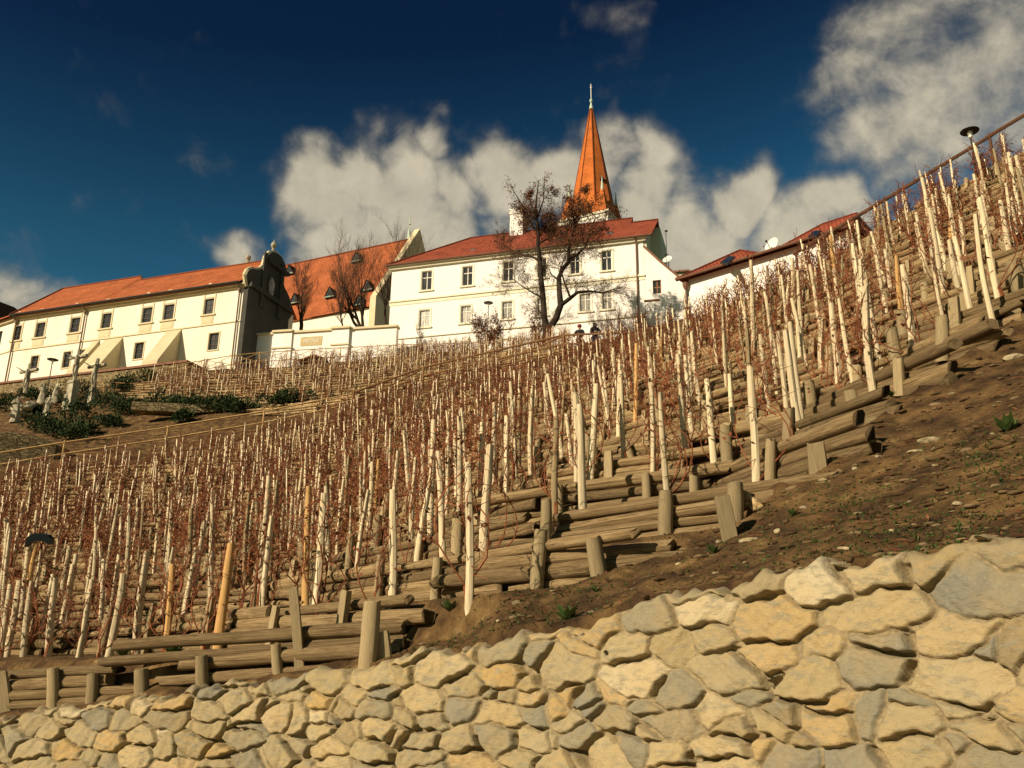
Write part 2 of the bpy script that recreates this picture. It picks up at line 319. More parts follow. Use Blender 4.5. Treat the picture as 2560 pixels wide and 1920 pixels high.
# ------------------------------------------------------------------ terrain
CP = [ # photo feature (px, py) and its horizontal distance in metres
 (-400,1830,15),(0,1790,13),(430,1735,11),(800,1690,10),(950,1655,9.3),(1250,1620,8.6),(1400,1590,8.2),(1600,1500,7.6),(1850,1460,7.1),(2100,1420,6.7),(2350,1390,6.4),(2560,1365,6.2),(2950,1330,6.0),
 (1240,1540,9.3),(1500,1480,9.5),(1830,1370,9.5),(2050,1200,10.2),(2185,1075,11),(2400,930,12.3),(2530,830,13.2),(2950,560,16),
 (0,1670,17),(200,1675,15.5),(350,1665,13.8),(560,1641,12.8),(650,1600,13),(800,1612,11.5),(985,1580,10.8),(1174,1560,10),(1450,1345,11.6),(1660,1312,11.5),(2010,1145,12),
 (20,1495,25),(20,1420,31),(20,1335,38),(0,1250,46),(0,1205,50),(350,1490,21),(350,1400,29),(350,1300,38),(330,1185,48),
 (745,1430,20.5),(700,1350,26),(650,1270,33),(700,1180,41),(730,1095,48.5),
 (1000,1400,16),(1000,1290,22),(1000,1180,30),(1000,1090,39),(1000,1025,46),
 (1270,1300,14.3),(1270,1205,19.5),(1255,1095,29),(1300,1000,39),(1340,925,46.5),
 (1590,1098,20.5),(1550,985,29),(1546,890,43),(1750,1010,19.5),(1750,905,28),(1720,850,36),(1800,790,37),
 (2105,1025,15),(1960,870,24),(1900,760,33),(2110,655,31.5),(2220,840,17.5),(2440,837,14),(2400,715,18.5),(2465,565,25.5),(2350,510,31),(2560,385,31.5),(2250,585,29),
 (2950,210,31),(2950,360,25),
 # path: nearly level strip
 (0,1181,51.2),(0,1183,53),(730,1066,50.5),(730,1072,52.5),(1126,955,49.5),(1126,960,51.5),(1445,887,46.5),(1445,895,48.5),
 # left bank, calvary, upper vineyard
 (0,1150,56),(0,1030,74),(200,1022,71),(100,1042,68),(0,975,92),(300,1110,57),(300,1020,66),(300,960,84),(465,925,90),(600,1015,61),(600,965,70),(600,916,82),(800,1000,57),(800,950,68),(817,908,81),
 (1000,975,54),(1000,935,64),(1000,893,81),(1200,922,58),(1250,892,71),(1200,888,81),(1430,880,75),(-400,1230,53),(-400,1090,80),(-400,1420,40),(-400,1580,26),(-400,1730,18),
]
def cp_of(px, py, h): return (azim(px, py), math.log(h)*20, elev(px, py))
_A = [cp_of(*c) for c in CP]
def _add(az, h, z): _A.append((az, math.log(h)*20, z/h))
for az, zz in ((-36, 26.5), (-24, 28), (-12, 31), (0, 33)): _add(az, 104, zz); _add(az, 150, zz+1); _add(az, 260, 26)
for az, z in ((12, 31), (20, 25), (30, 22), (40, 22)): _add(az, 62, z*.93 if az > 12 else z*.8); _add(az, 100, z+3); _add(az, 150, z+5); _add(az, 260, 25)
_add(44, 4.5, .9); _add(44, 6, 1.8); _add(-44, 12, -.8)
_A = np.array(_A)
def _phi(r2): return 0.5*r2*np.log(r2+1e-9)
def _fit(A, lam=12.0):
    X = A[:, :2]; n = len(X); D = ((X[:, None]-X[None])**2).sum(-1); K = _phi(D)+lam*np.eye(n)
    Pm = np.c_[np.ones(n), X]; Z = np.block([[K, Pm], [Pm.T, np.zeros((3, 3))]])
    return X, np.linalg.solve(Z, np.r_[A[:, 2], 0, 0, 0])
_X, _W = _fit(_A)
_X0, _W0 = _X, _W
def zsm_ah(az, h):
    az = np.asarray(az, float); h = np.asarray(h, float); sh = np.broadcast(az, h).shape
    q = np.stack([np.broadcast_to(az, sh).ravel(), np.log(np.broadcast_to(h, sh).ravel())*20], 1)
    outv = np.empty(len(q))
    for i in range(0, len(q), 20000):
        qq = q[i:i+20000]; D = ((qq[:, None]-_X[None])**2).sum(-1); outv[i:i+20000] = _phi(D)@_W[:-3]+_W[-3]+qq@_W[-2:]
    return (outv.reshape(sh))*h
# beyond the photo's edges the slope runs on along its own contour direction
_ex = []
for a_ in (50, 60, 72, 84):
    for h_ in (4.5, 6, 8, 11, 15, 22, 32, 45):
        h0_ = h_*(.87*math.sin(R(a_))+.492*math.cos(R(a_)))/(.87*math.sin(R(31))+.492*math.cos(R(31)))
        _ex.append((a_, math.log(h_)*20, float(zsm_ah(31, h0_))/h_))
for a_ in (-48, -60, -72):
    for h_ in (12, 16, 24, 38, 52, 80): _ex.append((a_, math.log(h_)*20, float(zsm_ah(-34, h_))/h_))
_A = np.concatenate([_A[~((_A[:, 0] > 41))], np.array(_ex)]); _X, _W = _fit(_A)
def ah(x, y): return np.degrees(np.arctan2(x, y)), np.hypot(x, y)
def zsm(x, y):
    a, h = ah(np.asarray(x, float), np.asarray(y, float)); return zsm_ah(a, h)

# boundaries (azimuth -> distance)
PATH = [(-400, 1250, 52), (0, 1183, 51), (330, 1130, 50.5), (777, 1062, 50.3), (885, 1031, 50.2), (960, 992, 50), (1126, 952, 49.3), (1336, 908, 47.5), (1445, 885, 46.3), (1546, 884, 44), (1700, 835, 40), (1800, 780, 38), (1900, 732, 36), (2110, 632, 33.5), (2350, 487, 33), (2560, 362, 33), (2950, 175, 33)]
_pa = np.array([azim(a, b) for a, b, c in PATH]); _ph = np.array([c for a, b, c in PATH])
def path_h(az): return np.interp(az, _pa, _ph)
SOIL = [(-4000, 2500, 12), (-400, 1822, 15.0), (0, 1782, 13.05), (430, 1728, 11.05), (700, 1690, 10.25), (950, 1650, 9.5), (1240, 1560, 9.35), (1500, 1482, 9.5), (1830, 1372, 9.5), (2050, 1200, 10.2), (2185, 1075, 11), (2400, 930, 12.3), (2530, 830, 13.2), (2950, 560, 16)]
_sa = np.array([azim(a, b) for a, b, c in SOIL[1:]]); _sh = np.array([c for a, b, c in SOIL[1:]])
def soil_h(az): return np.interp(az, _sa, _sh)-.22*(az > _sa[5])
WALLT = [(-400, 1830, 15), (0, 1788, 12.9), (430, 1738, 10.9), (800, 1692, 9.9), (950, 1660, 9.2), (1250, 1618, 8.5), (1400, 1590, 8.1), (1600, 1500, 7.5), (1850, 1460, 7.0), (2100, 1420, 6.6), (2350, 1390, 6.3), (2560, 1365, 6.1), (2950, 1330, 5.9)]
_wa = np.array([azim(a, b) for a, b, c in WALLT]); _wh = np.array([c for a, b, c in WALLT])
def _xy(a, h): return np.array([math.sin(R(a))*h, math.cos(R(a))*h])
def _line(a, i0, i1):
    p, q = _xy(_wa[i0], _wh[i0]), _xy(_wa[i1], _wh[i1]); d = q-p; v = np.array([math.sin(R(a)), math.cos(R(a))]); return (p[0]*d[1]-p[1]*d[0])/(v[0]*d[1]-v[1]*d[0])
_wgx = list(range(-64, -36, 4)); _lx = [min(_line(a, 2, 0), 60) for a in _wgx]; _rx = [40, 46, 52, 58, 66, 74, 82, 90]; _rh = [_line(a, -3, -1) for a in _rx]
_wa, _wh = np.r_[_wgx, _wa, _rx], np.r_[_lx, _wh, _rh]
_wg = np.linspace(-68, 94, 6601); _wk = np.hanning(181); _wk /= _wk.sum(); _wv = np.convolve(np.pad(np.interp(_wg, _wa, _wh), 90, mode='edge'), _wk, 'valid')
def wall_h(az): return np.interp(az, _wg, _wv)
def v2_lo(az): return np.interp(az, [azim(340, 950), azim(420, 1000), azim(600, 1000), azim(750, 1000), azim(1300, 890), azim(1450, 840)], [70, 63, 60, 54.5, 51, 51])
def v2_hi(az): return np.interp(az, [azim(340, 930), azim(600, 920), azim(1000, 890), azim(1450, 840)], [75, 75.5, 75, 72])
V2A, V2B = azim(350, 960), azim(1420, 850)
DZ, Z0 = 0.60, -0.22
def smooth01(t): t = np.clip(t, 0, 1); return t*t*(3-2*t)
def w_v1(az, h): return smooth01((h-np.maximum(soil_h(az), wall_h(az)+.74))/0.16+0.5)*smooth01((path_h(az)-0.9-h)/0.6)
def w_v2(az, h): return smooth01((az-V2A)/0.3)*smooth01((V2B-az)/0.3)*smooth01((h-v2_lo(az))/0.6)*smooth01((v2_hi(az)-h)/0.6)
def stair(z, dz=DZ):
    q = (z-Z0)/dz; k = np.floor(q); f = q-k
    s = np.where(f < 0.2, f/0.2*0.78, 0.78+(f-0.2)/0.8*0.22)
    return Z0+dz*(k+s)
def _n2(x, y, seed=0):
    r_ = np.random.default_rng(seed); o = np.zeros_like(np.asarray(x, float))
    for i in range(7):
        a = r_.uniform(0, 6.28); f = r_.uniform(0.7, 1.4); p = r_.uniform(0, 6.28)
        o = o+np.sin((x*math.cos(a)+y*math.sin(a))*f+p)
    return o/7
def zter(az, h):
    z = zsm_ah(az, h); w = np.maximum(w_v1(az, h), w_v2(az, h))
    x = np.sin(np.radians(az))*h; y = np.cos(np.radians(az))*h
    zt = z*(1-w)+stair(z)*w
    zt = zt+(1-w)*0.22*np.exp(-np.clip(soil_h(az)-h, 0, 9)/0.8)*smooth01((az-SB0)/3)*(h < soil_h(az)+.6)
    zt = zt+(1-w)*smooth01((h-wall_h(az)-.1)/.4)*(0.07*_n2(x*3, y*3, 1)+0.045*_n2(x*9, y*9, 2)+0.03*_n2(x*21, y*21, 3))+w*0.02*_n2(x*9, y*9, 5)
    return zt
SB0 = azim(1150, 1560)
def ter(x, y):
    a, h = ah(np.asarray(x, float), np.asarray(y, float)); return zter(a, h)
def hit(px, py, h0=6, h1=95, n=1500):
    """where the sight line of a photo feature meets the smooth slope"""
    hs = np.exp(np.linspace(math.log(h0), math.log(h1), n)); v = ray(px, py); a = math.degrees(math.atan2(v[0], v[1])); e = v[2]/math.hypot(v[0], v[1])
    zz = zsm_ah(a, hs)-hs*e; idx = np.argmax(zz > 0)
    if not (zz > 0).any(): return None
    return float(hs[idx])

azs = np.r_[np.arange(-62, -40, .8), np.linspace(-40, 42, 330), np.arange(42.6, 84, .6)]
hs_ = np.unique(np.r_[np.arange(0, 1.2, .05), np.arange(1.2, 16, .10), np.arange(16, 48, .17), np.exp(np.linspace(math.log(48), math.log(120), 150)), np.array([130, 150, 180, 220, 260])])
# rows start at the back of the stone wall and keep an offset that relaxes to plain distance
HB = wall_h(azs)+0.16
AZ, HH0 = np.meshgrid(azs, hs_, indexing='ij')
off = HB[:, None]
HH = off+HH0*(1-(off-0)/300)
ZZ = zter(AZ, HH)
ZZ[:, 0] = -1.9
X = np.sin(np.radians(AZ))*HH; Y = np.cos(np.radians(AZ))*HH
nA, nH = AZ.shape
idx = np.arange(nA*nH).reshape(nA, nH)
Fq = np.stack([idx[:-1, :-1], idx[1:, :-1], idx[1:, 1:], idx[:-1, 1:]], -1).reshape(-1, 4)
hill = npmesh('hillside', np.stack([X, Y, ZZ], -1).reshape(-1, 3), Fq, M['hill'], smooth=True)
tag(hill, 'brown earth hillside cut into terraces', 'hillside', kind='structure')
# ground plain reaching the horizon, in front of and around the hill
g = MB(); N_ = 48
ring = [(math.cos(2*math.pi*k/N_), math.sin(2*math.pi*k/N_)) for k in range(N_)]
g.v = [(0, 0, -1.62)]+[(x*30, y*30, -1.62) for x, y in ring]+[(x*3000, y*3000, -2.5) for x, y in ring]
for k in range(N_):
    k2 = (k+1) % N_; g.f.append((0, 1+k, 1+k2)); g.f.append((1+k, 1+N_+k, 1+N_+k2, 1+k2))
M['pathm'] = material('path_gravel', (0.13, 0.10, 0.06), [(0.22, 0.17, 0.1)], 0.6, 0.95, 0.01, 20)
tag(g.build('ground', M['pathm']), 'gravel ground below the stone wall', 'ground', kind='structure')
print('terrain ok', ZZ.min(), ZZ.max())
# ------------------------------------------------------------------ rubble stone wall in the foreground
def build_wall():
    a = np.linspace(-52, 80, 7000); h = wall_h(a)
    x = np.sin(np.radians(a))*h; y = np.cos(np.radians(a))*h
    s = np.r_[0, np.cumsum(np.hypot(np.diff(x), np.diff(y)))]; L = s[-1]
    ns = int(L/0.0105); S_ = np.linspace(0, L, ns); xs = np.interp(S_, s, x); ys = np.interp(S_, s, y); az = np.degrees(np.arctan2(xs, ys)); hh = np.hypot(xs, ys)
    ztop = zsm_ah(az, hh+0.25)-0.03
    tx = np.gradient(xs); ty = np.gradient(ys); l = np.hypot(tx, ty); nx, ny = ty/l, -tx/l      # faces the camera
    nt_ = 190; T = np.linspace(0, 1, nt_)
    zb = -1.75
    Sg, Tg = np.meshgrid(S_, T, indexing='ij')
    kk = 22; zm = ztop[:, None]-1.38; Zg = np.where(Tg < kk/(nt_-1), zb+(zm-zb)*np.minimum(Tg*(nt_-1)/kk, 1), zm+1.38*np.clip((Tg*(nt_-1)-kk)/(nt_-1-kk), 0, 1))
    r_ = np.random.default_rng(5)
    # seeds: uneven courses of long stones
    seeds = []
    zc = -2.0
    while zc < 2.6:
        rowh = r_.uniform(0.12, 0.28); sc = r_.uniform(-.3, 0)
        while sc < L+.5:
            w = rowh*r_.uniform(1.5, 3.8); w = min(w, .80)
            seeds.append((sc+w/2+r_.normal(0, .02), zc+rowh/2+r_.normal(0, .055), w, rowh))
            if r_.random() < 0.22: seeds.append((sc+w+r_.normal(0, .02), zc+r_.uniform(0, rowh), .1, .1))
            sc += w
        zc += rowh
    sd_ = np.array(seeds)
    wx = Sg+0.030*np.sin(Zg*9+np.sin(Sg*5)*2)+0.014*np.sin(Sg*13+Zg*17)+0.008*np.sin(Sg*37+3)*np.sin(Zg*31)
    wz = Zg+0.03*np.sin(Sg*5+1.3*np.sin(Zg*6))+0.010*np.sin(Sg*19+Zg*11)+0.007*np.sin(Sg*47)*np.sin(Zg*41+1)
    P = np.stack([wx.ravel(), wz.ravel()], 1); n = len(P)
    f1 = np.full(n, 9.); f2 = np.full(n, 9.); i1 = np.zeros(n, int); i2 = np.zeros(n, int)
    order = np.argsort(sd_[:, 0]); sd_ = sd_[order]
    # process in slabs of s
    sl_ = (Sg.ravel()); nb = int(L/0.5)+1; bidx = np.clip((sl_/0.5).astype(int), 0, nb-1)
    o_ = np.argsort(bidx, kind='stable'); cuts = np.searchsorted(bidx[o_], np.arange(nb+1))
    for b in range(nb):
        ii = o_[cuts[b]:cuts[b+1]]
        if not len(ii): continue
        m_ = (sd_[:, 0] > b*0.5-1.1) & (sd_[:, 0] < b*0.5+1.6); js = np.nonzero(m_)[0]; q = sd_[js]
        A_s = 1.95; wt = (np.sqrt(q[:, 2]*q[:, 3])*.33)**2
        dx = (P[ii, 0][:, None]-q[None, :, 0])/A_s; dz = (P[ii, 1][:, None]-q[None, :, 1])
        D = dx*dx+dz*dz-wt
        k = np.argpartition(D, 1, axis=1)[:, :2]; d0 = np.take_along_axis(D, k, 1); sw = d0[:, 0] > d0[:, 1]
        k[sw] = k[sw][:, ::-1]; d0[sw] = d0[sw][:, ::-1]
        qa, qb = q[k[:, 0]], q[k[:, 1]]; sep = np.hypot((qa[:, 0]-qb[:, 0])/A_s, qa[:, 1]-qb[:, 1])+1e-4
        f1[ii] = 0; f2[ii] = (d0[:, 1]-d0[:, 0])/sep; i1[ii] = js[k[:, 0]]
    e = f2*.5
    ns_ = len(sd_); off = r_.uniform(-.012, .035, ns_); tiltx = r_.normal(0, .07, ns_); tiltz = r_.normal(0.05, .07, ns_); col = r_.random(ns_)
    flush = r_.random(ns_) < 0.22
    wid = r_.uniform(.006, .014, ns_)
    jn = 0.5+0.5*np.sin(P[:, 0]*6+np.sin(P[:, 1]*8)*2)*np.sin(P[:, 1]*5+1)
    gap = 0.003+0.012*jn
    edge = np.clip((e-gap)/wid[i1], 0, 1); edge = 1-(1-edge)**2
    prot = 0.030+off[i1]+tiltx[i1]*(P[:, 0]-sd_[i1, 0])-tiltz[i1]*(P[:, 1]-sd_[i1, 1])
    ux, uz = P[:, 0]-sd_[i1, 0], P[:, 1]-sd_[i1, 1]
    for q3 in range(4):
        gx, gz_, c0 = r_.normal(0, .10, ns_), r_.normal(0, .12, ns_), r_.uniform(.015, .05, ns_)
        prot = np.minimum(prot+.006, off[i1]+.03+c0[i1]+gx[i1]*ux+gz_[i1]*uz)
    prot = np.maximum(prot, np.where(flush[i1], .002, .012))
    rough = 0.005*np.sin(P[:, 0]*21+col[i1]*40)*np.sin(P[:, 1]*27+col[i1]*70)+0.004*np.sin(P[:, 0]*53+9*col[i1]+P[:, 1]*20)*np.sin(P[:, 1]*61)
    facet = 0.010*np.abs(np.sin(P[:, 0]*9*(1+col[i1])+col[i1]*50+P[:, 1]*11*(col[i1]-.5)))
    hmort = 0.018+0.008*np.sin(P[:, 0]*15)*np.sin(P[:, 1]*19)+0.006*r_.normal(0, 1, n)*.4
    deep = (jn > .64)
    hmort = hmort-np.where(deep, 0.035+0.05*(jn-.64)/.36, 0)
    disp = hmort*(1-edge)+(prot+rough+facet)*edge
    disp = disp.reshape(Sg.shape)
    dp = np.pad(disp, 1, mode='edge'); disp = (dp[1:-1, 1:-1]*16+dp[:-2, 1:-1]*2+dp[2:, 1:-1]*2+dp[1:-1, :-2]*2+dp[1:-1, 2:]*2+dp[:-2, :-2]+dp[2:, 2:]+dp[:-2, 2:]+dp[2:, :-2])/28
    # rounded shoulder under the top
    tope = np.clip((ztop[:, None]-Zg)/0.07, 0, 1); disp = disp-(1-tope)**2*0.05
    bat = -(Zg-zb)*0.10+0.18
    D_ = disp+bat
    Xw = xs[:, None]+nx[:, None]*D_; Yw = ys[:, None]+ny[:, None]*D_
    topn = 0.03*np.sin(S_*5)+0.02*np.sin(S_*13+1)+0.012*np.sin(S_*29)
    Zw = Zg+topn[:, None]*Tg**6
    # cap
    capd = np.array([0.06, .13, .22, .34, .5]); capz = np.array([0.012, 0.018, .012, 0.0, -.05])
    cn = 0.02*np.sin(S_[:, None]*11+capd*30)+0.012*np.sin(S_[:, None]*31)
    b1 = D_[:, -1][:, None]
    Xc = xs[:, None]+nx[:, None]*(b1-capd); Yc = ys[:, None]+ny[:, None]*(b1-capd); Zc = (ztop+topn)[:, None]+capz+cn*np.array([1, 1, 1, .5, 0])
    V = np.stack([np.c_[Xw, Xc], np.c_[Yw, Yc], np.c_[Zw, Zc]], -1)
    a_, b_ = V.shape[:2]; ix = np.arange(a_*b_).reshape(a_, b_)
    Fq = np.stack([ix[:-1, :-1], ix[:-1, 1:], ix[1:, 1:], ix[1:, :-1]], -1).reshape(-1, 4)[:, ::-1]
    E = np.c_[edge.reshape(Sg.shape), np.full((a_, 5), .4)]; CC = np.c_[col[i1].reshape(Sg.shape), np.repeat(col[i1].reshape(Sg.shape)[:, -1:], 5, 1)]
    m = bpy.data.materials.new('rubble_stone'); m.use_nodes = True; t = m.node_tree; b = t.nodes['Principled BSDF']; b.inputs['Roughness'].default_value = 0.92; b.inputs['Specular IOR Level'].default_value = 0.12
    at = t.nodes.new('ShaderNodeAttribute'); at.attribute_name = 'stone'; ae = t.nodes.new('ShaderNodeAttribute'); ae.attribute_name = 'edge'
    cr = t.nodes.new('ShaderNodeValToRGB'); t.links.new(at.outputs['Fac'], cr.inputs['Fac'])
    cols = [(0, (.25, .20, .115)), (.12, (.41, .325, .18)), (.28, (.33, .27, .16)), (.40, (.25, .225, .155)), (.58, (.22, .21, .165)), (.66, (.36, .285, .15)), (.78, (.45, .365, .215)), (.90, (.42, .285, .12)), (1, (.54, .46, .30))]
    while len(cr.color_ramp.elements) < len(cols): cr.color_ramp.elements.new(.5)
    for el, (p_, c_) in zip(cr.color_ramp.elements, cols): el.position = p_; el.color = (*c_, 1)
    tcn = t.nodes.new('ShaderNodeTexCoord')
    def N(sc, det, ro_=.65, vec=None):
        q = t.nodes.new('ShaderNodeTexNoise'); q.inputs['Scale'].default_value = sc; q.inputs['Detail'].default_value = det; q.inputs['Roughness'].default_value = ro_; t.links.new(vec or tcn.outputs['Object'], q.inputs['Vector']); return q
    mpn = t.nodes.new('ShaderNodeMapping'); mpn.inputs['Scale'].default_value = (1, 1, 3.2); mpn.inputs['Rotation'].default_value = (.3, .5, 0); t.links.new(tcn.outputs['Object'], mpn.inputs['Vector'])
    nb1 = N(2.2, 10); nb2 = N(26, 11, .72); nb3 = N(7, 9, .7, mpn.outputs[0])
    def mixc(fac, A, B, blend='MIX'):
        q = t.nodes.new('ShaderNodeMix'); q.data_type = 'RGBA'; q.blend_type = blend
        for k_, v in (('Factor', fac), ('A', A), ('B', B)):
            if isinstance(v, (int, float)): q.inputs[k_].default_value = v
            elif isinstance(v, tuple): q.inputs[k_].default_value = (*v, 1)
            else: t.links.new(v, q.inputs[k_])
        return q.outputs['Result']
    def mrange(v, a0, a1, b0, b1):
        q = t.nodes.new('ShaderNodeMapRange'); t.links.new(v, q.inputs['Value'])
        for k_, w_ in zip(('From Min', 'From Max', 'To Min', 'To Max'), (a0, a1, b0, b1)): q.inputs[k_].default_value = w_
        return q.outputs[0]
    c = mixc(mrange(nb1.outputs['Fac'], .42, .66, 0, .45), cr.outputs[0], (.48, .33, .13))
    c = mixc(mrange(nb3.outputs['Fac'], .50, .62, 0, .75), c, (.27, .245, .17))
    c = mixc(mrange(nb2.outputs['Fac'], .55, .8, 0, .45), c, (.55, .47, .30))
    c = mixc(mrange(nb2.outputs['Fac'], .45, .25, 0, .5), c, (.16, .12, .07))
    mort = mixc(mrange(nb2.outputs['Fac'], .3, .7, 0, 1), (.20, .155, .085), (.40, .315, .18))
    c = mixc(mrange(ae.outputs['Fac'], .05, .55, 0, 1), mort, c)
    t.links.new(c, b.inputs['Base Color'])
    bp = t.nodes.new('ShaderNodeBump'); bp.inputs['Distance'].default_value = 0.018
    q = t.nodes.new('ShaderNodeMath'); q.operation = 'ADD'; t.links.new(nb2.outputs['Fac'], q.inputs[0]); t.links.new(nb3.outputs['Fac'], q.inputs[1]); t.links.new(q.outputs[0], bp.inputs['Height']); t.links.new(bp.outputs[0], b.inputs['Normal'])
    o = npmesh('stone_wall', V.reshape(-1, 3), Fq, m, smooth=False, attrs={'stone': CC.ravel(), 'edge': E.ravel()})
    tag(o, 'low sunlit wall of rough sandy rubble stones along the bottom of the slope', 'stone wall')
build_wall()

# ------------------------------------------------------------------ variants
def log_variant(seed, n=10, k=9):
    r_ = random.Random(seed); b = MB(); ph = [r_.uniform(0, 6) for _ in range(6)]; knots = [(r_.randrange(n), r_.uniform(-.4, .4), r_.uniform(.08, .22)) for _ in range(3)]
    bow = r_.uniform(-.35, .35); bow2 = r_.uniform(-.3, .3); tp = r_.uniform(-.12, .12); vs = []; fs = []
    for i in range(k+1):
        u = i/k-.5
        for j in range(n):
            a = 2*math.pi*j/n; rr = 1+tp*u*2+.07*math.sin(a*2+ph[0]+u*3)+.05*math.sin(u*11+ph[1]+a)+.05*math.sin(a*3+ph[2])
            if i in (0, k): rr *= .93
            for (kj, ku, kh) in knots:
                if kj == j: rr += kh*math.exp(-((u-ku)/.05)**2)
            vs.append((u+(.011*math.cos(a+ph[4])+.006*math.sin(3*a+ph[5]) if i in (0, k) else 0), math.cos(a)*rr+bow*(.25-u*u)*4*.5, math.sin(a)*rr+bow2*(.25-u*u)*2+.06*math.sin(u*14+ph[3])))
    for i in range(k):
        for j in range(n): fs.append((i*n+j, i*n+(j+1) % n, (i+1)*n+(j+1) % n, (i+1)*n+j))
    fs.append(tuple(range(n))); fs.append(tuple(range(k*n, (k+1)*n))[::-1])
    b.add(vs, fs); return b
def post_variant(seed, n=9, k=4, top=0):
    r_ = random.Random(seed); b = MB(); vs = []; fs = []; ph = r_.uniform(0, 6); bx, by = r_.uniform(-.25, .25), r_.uniform(-.25, .25)
    flat = r_.random() < .2
    for i in range(k+1):
        u = i/k
        for j in range(n):
            a = 2*math.pi*j/n; rr = 1+.07*math.sin(2*a+ph)+.06*math.sin(u*6+ph+a)
            if i == k: rr *= .93
            yy = math.sin(a)*rr
            if flat: yy = max(yy, -.35)
            vs.append((math.cos(a)*rr+bx*(u-.5)**2, yy+by*(u-.5)**2, u+(r_.uniform(-.02, .02) if i == k else 0)))
    for i in range(k):
        for j in range(n): fs.append((i*n+j, i*n+(j+1) % n, (i+1)*n+(j+1) % n, (i+1)*n+j))
    fs.append(tuple(range(n))[::-1]); fs.append(tuple(range(k*n, (k+1)*n)))
    b.add(vs, fs); return b
def stake_variant(seed, n=8, k=6):
    r_ = random.Random(seed); b = MB(); vs = []; fs = []; ph = r_.uniform(0, 6); bx, by = r_.uniform(-1.3, 1.3), r_.uniform(-1.3, 1.3)
    pointed = r_.random() < .25
    for i in range(k+1):
        u = i/k; tp = 1.05-.22*u
        for j in range(n):
            a = 2*math.pi*j/n; rr = tp*(1+.06*math.sin(2*a+ph)+.05*math.sin(u*9+ph+a))
            if i == k: rr *= .45 if pointed else .86
            vs.append((math.cos(a)*rr+bx*(u-.5)**2*2+.12*math.sin(u*8+ph), math.sin(a)*rr+by*(u-.5)**2*2, u))
    for i in range(k):
        for j in range(n): fs.append((i*n+j, i*n+(j+1) % n, (i+1)*n+(j+1) % n, (i+1)*n+j))
    fs.append(tuple(range(n))[::-1]); fs.append(tuple(range(k*n, (k+1)*n)))
    b.add(vs, fs); return b
def leafquad(b, p, s, r_):
    a = np.array([r_.gauss(0, 1) for _ in range(3)]); a /= np.linalg.norm(a)+1e-6; c = np.cross(a, [r_.gauss(0, 1) for _ in range(3)]); c /= np.linalg.norm(c)+1e-6
    p = np.asarray(p); b.add([p, p+a*s+c*s*.5, p+a*s*1.7, p+a*s-c*s*.5], [(0, 1, 2), (0, 2, 3)])
def vine_variant(seed, near=True):
    """stakes are 1 unit (=1.75 m) here metres; returns canes, leaves"""
    r_ = random.Random(seed); c = MB(); lv = MB(); n = 4 if near else 3; th = 1.08 if near else 1.85
    bx, by = r_.uniform(-.22, .22), r_.uniform(-.05, .25)
    base = np.array([bx, by*.6, -.05]); head = np.array([bx*.7+r_.uniform(-.06, .06), by*.4, r_.uniform(.2, .42)])
    c.tube([base, (base+head)/2+np.array([r_.uniform(-.06, .06), r_.uniform(-.04, .04), 0]), head], [.032*th, .026*th, .024*th], max(n, 4))
    for k in range(r_.randint(3, 5) if near else r_.randint(3, 5)):
        p = head.copy(); pts = [p.copy()]; H = r_.uniform(1.0, 1.95); steps = 8 if near else 5
        ox, oy = r_.uniform(-.38, .38), r_.uniform(-.25, .2); tx_, ty_ = r_.uniform(-.22, .22), r_.uniform(-.1, .12)
        for i in range(1, steps+1):
            u = i/steps; bell = math.sin(min(u*1.25, 1)*math.pi)
            q = head*(1-u)+np.array([tx_, ty_, head[2]+(H-head[2])])*u+np.array([ox*bell, oy*bell, 0])
            q[2] = head[2]+(H-head[2])*u; q += np.array([r_.gauss(0, .018), r_.gauss(0, .018), 0]); pts.append(q)
        c.tube(pts, [(.0095-.005*i/steps)*th for i in range(steps+1)], n, cap=False)
        for i in range(2, steps+1):
            for _ in range((2 if near else 2)):
                if r_.random() < .72:
                    q = pts[i]*.5+pts[i-1]*.5; d = np.array([r_.gauss(0, .12), r_.gauss(0, .09), r_.uniform(-.02, .2)])
                    q2 = q+d*.6; q3 = q2+d*.5+np.array([r_.gauss(0, .05), r_.gauss(0, .05), r_.gauss(0, .05)])
                    c.tube([q, q2, q3], [.005*th, .004*th, .0025*th], 3, cap=False)
                    if r_.random() < .5: leafquad(lv, q3, r_.uniform(.02, .045)*(1 if near else 1.3), r_)
    for _ in range(r_.randint(14, 24) if near else 24):
        z_ = min(max(r_.gauss(1.15, .3), .5), 1.85); q = np.array([r_.gauss(0, .13), r_.gauss(0, .1), z_]); d = np.array([r_.gauss(0, .09), r_.gauss(0, .08), r_.gauss(.03, .08)])
        c.tube([q, q+d+np.array([r_.gauss(0, .02), 0, .02]), q+d*1.7], [.0045*th, .004*th, .0025*th], 3, cap=False)
    for _ in range(r_.randint(4, 14) if near else 14):
        leafquad(lv, (r_.gauss(0, .12), r_.gauss(0, .12), r_.uniform(.6, 1.6)), r_.uniform(.03, .06), r_)
    return c, lv
LOGV = [log_variant(100+i) for i in range(10)]; POSTV = [post_variant(200+i) for i in range(8)]; STV = [stake_variant(300+i) for i in range(10)]
VNN = [vine_variant(400+i, True) for i in range(9)]; VNF = [vine_variant(500+i, False) for i in range(6)]
def mm(b, name, mat, smooth=True):
    me = b.mesh(name); bm = bmesh.new(); bm.from_mesh(me); bmesh.ops.recalc_face_normals(bm, faces=bm.faces); bm.to_mesh(me); bm.free()
    if smooth: me.shade_smooth(); me.set_sharp_from_angle(angle=R(50))
    me.materials.append(mat); return me
LOGM = [mm(b, 'log', M['log']) for b in LOGV]; POSTM = [mm(b, 'post', M['post']) for b in POSTV]
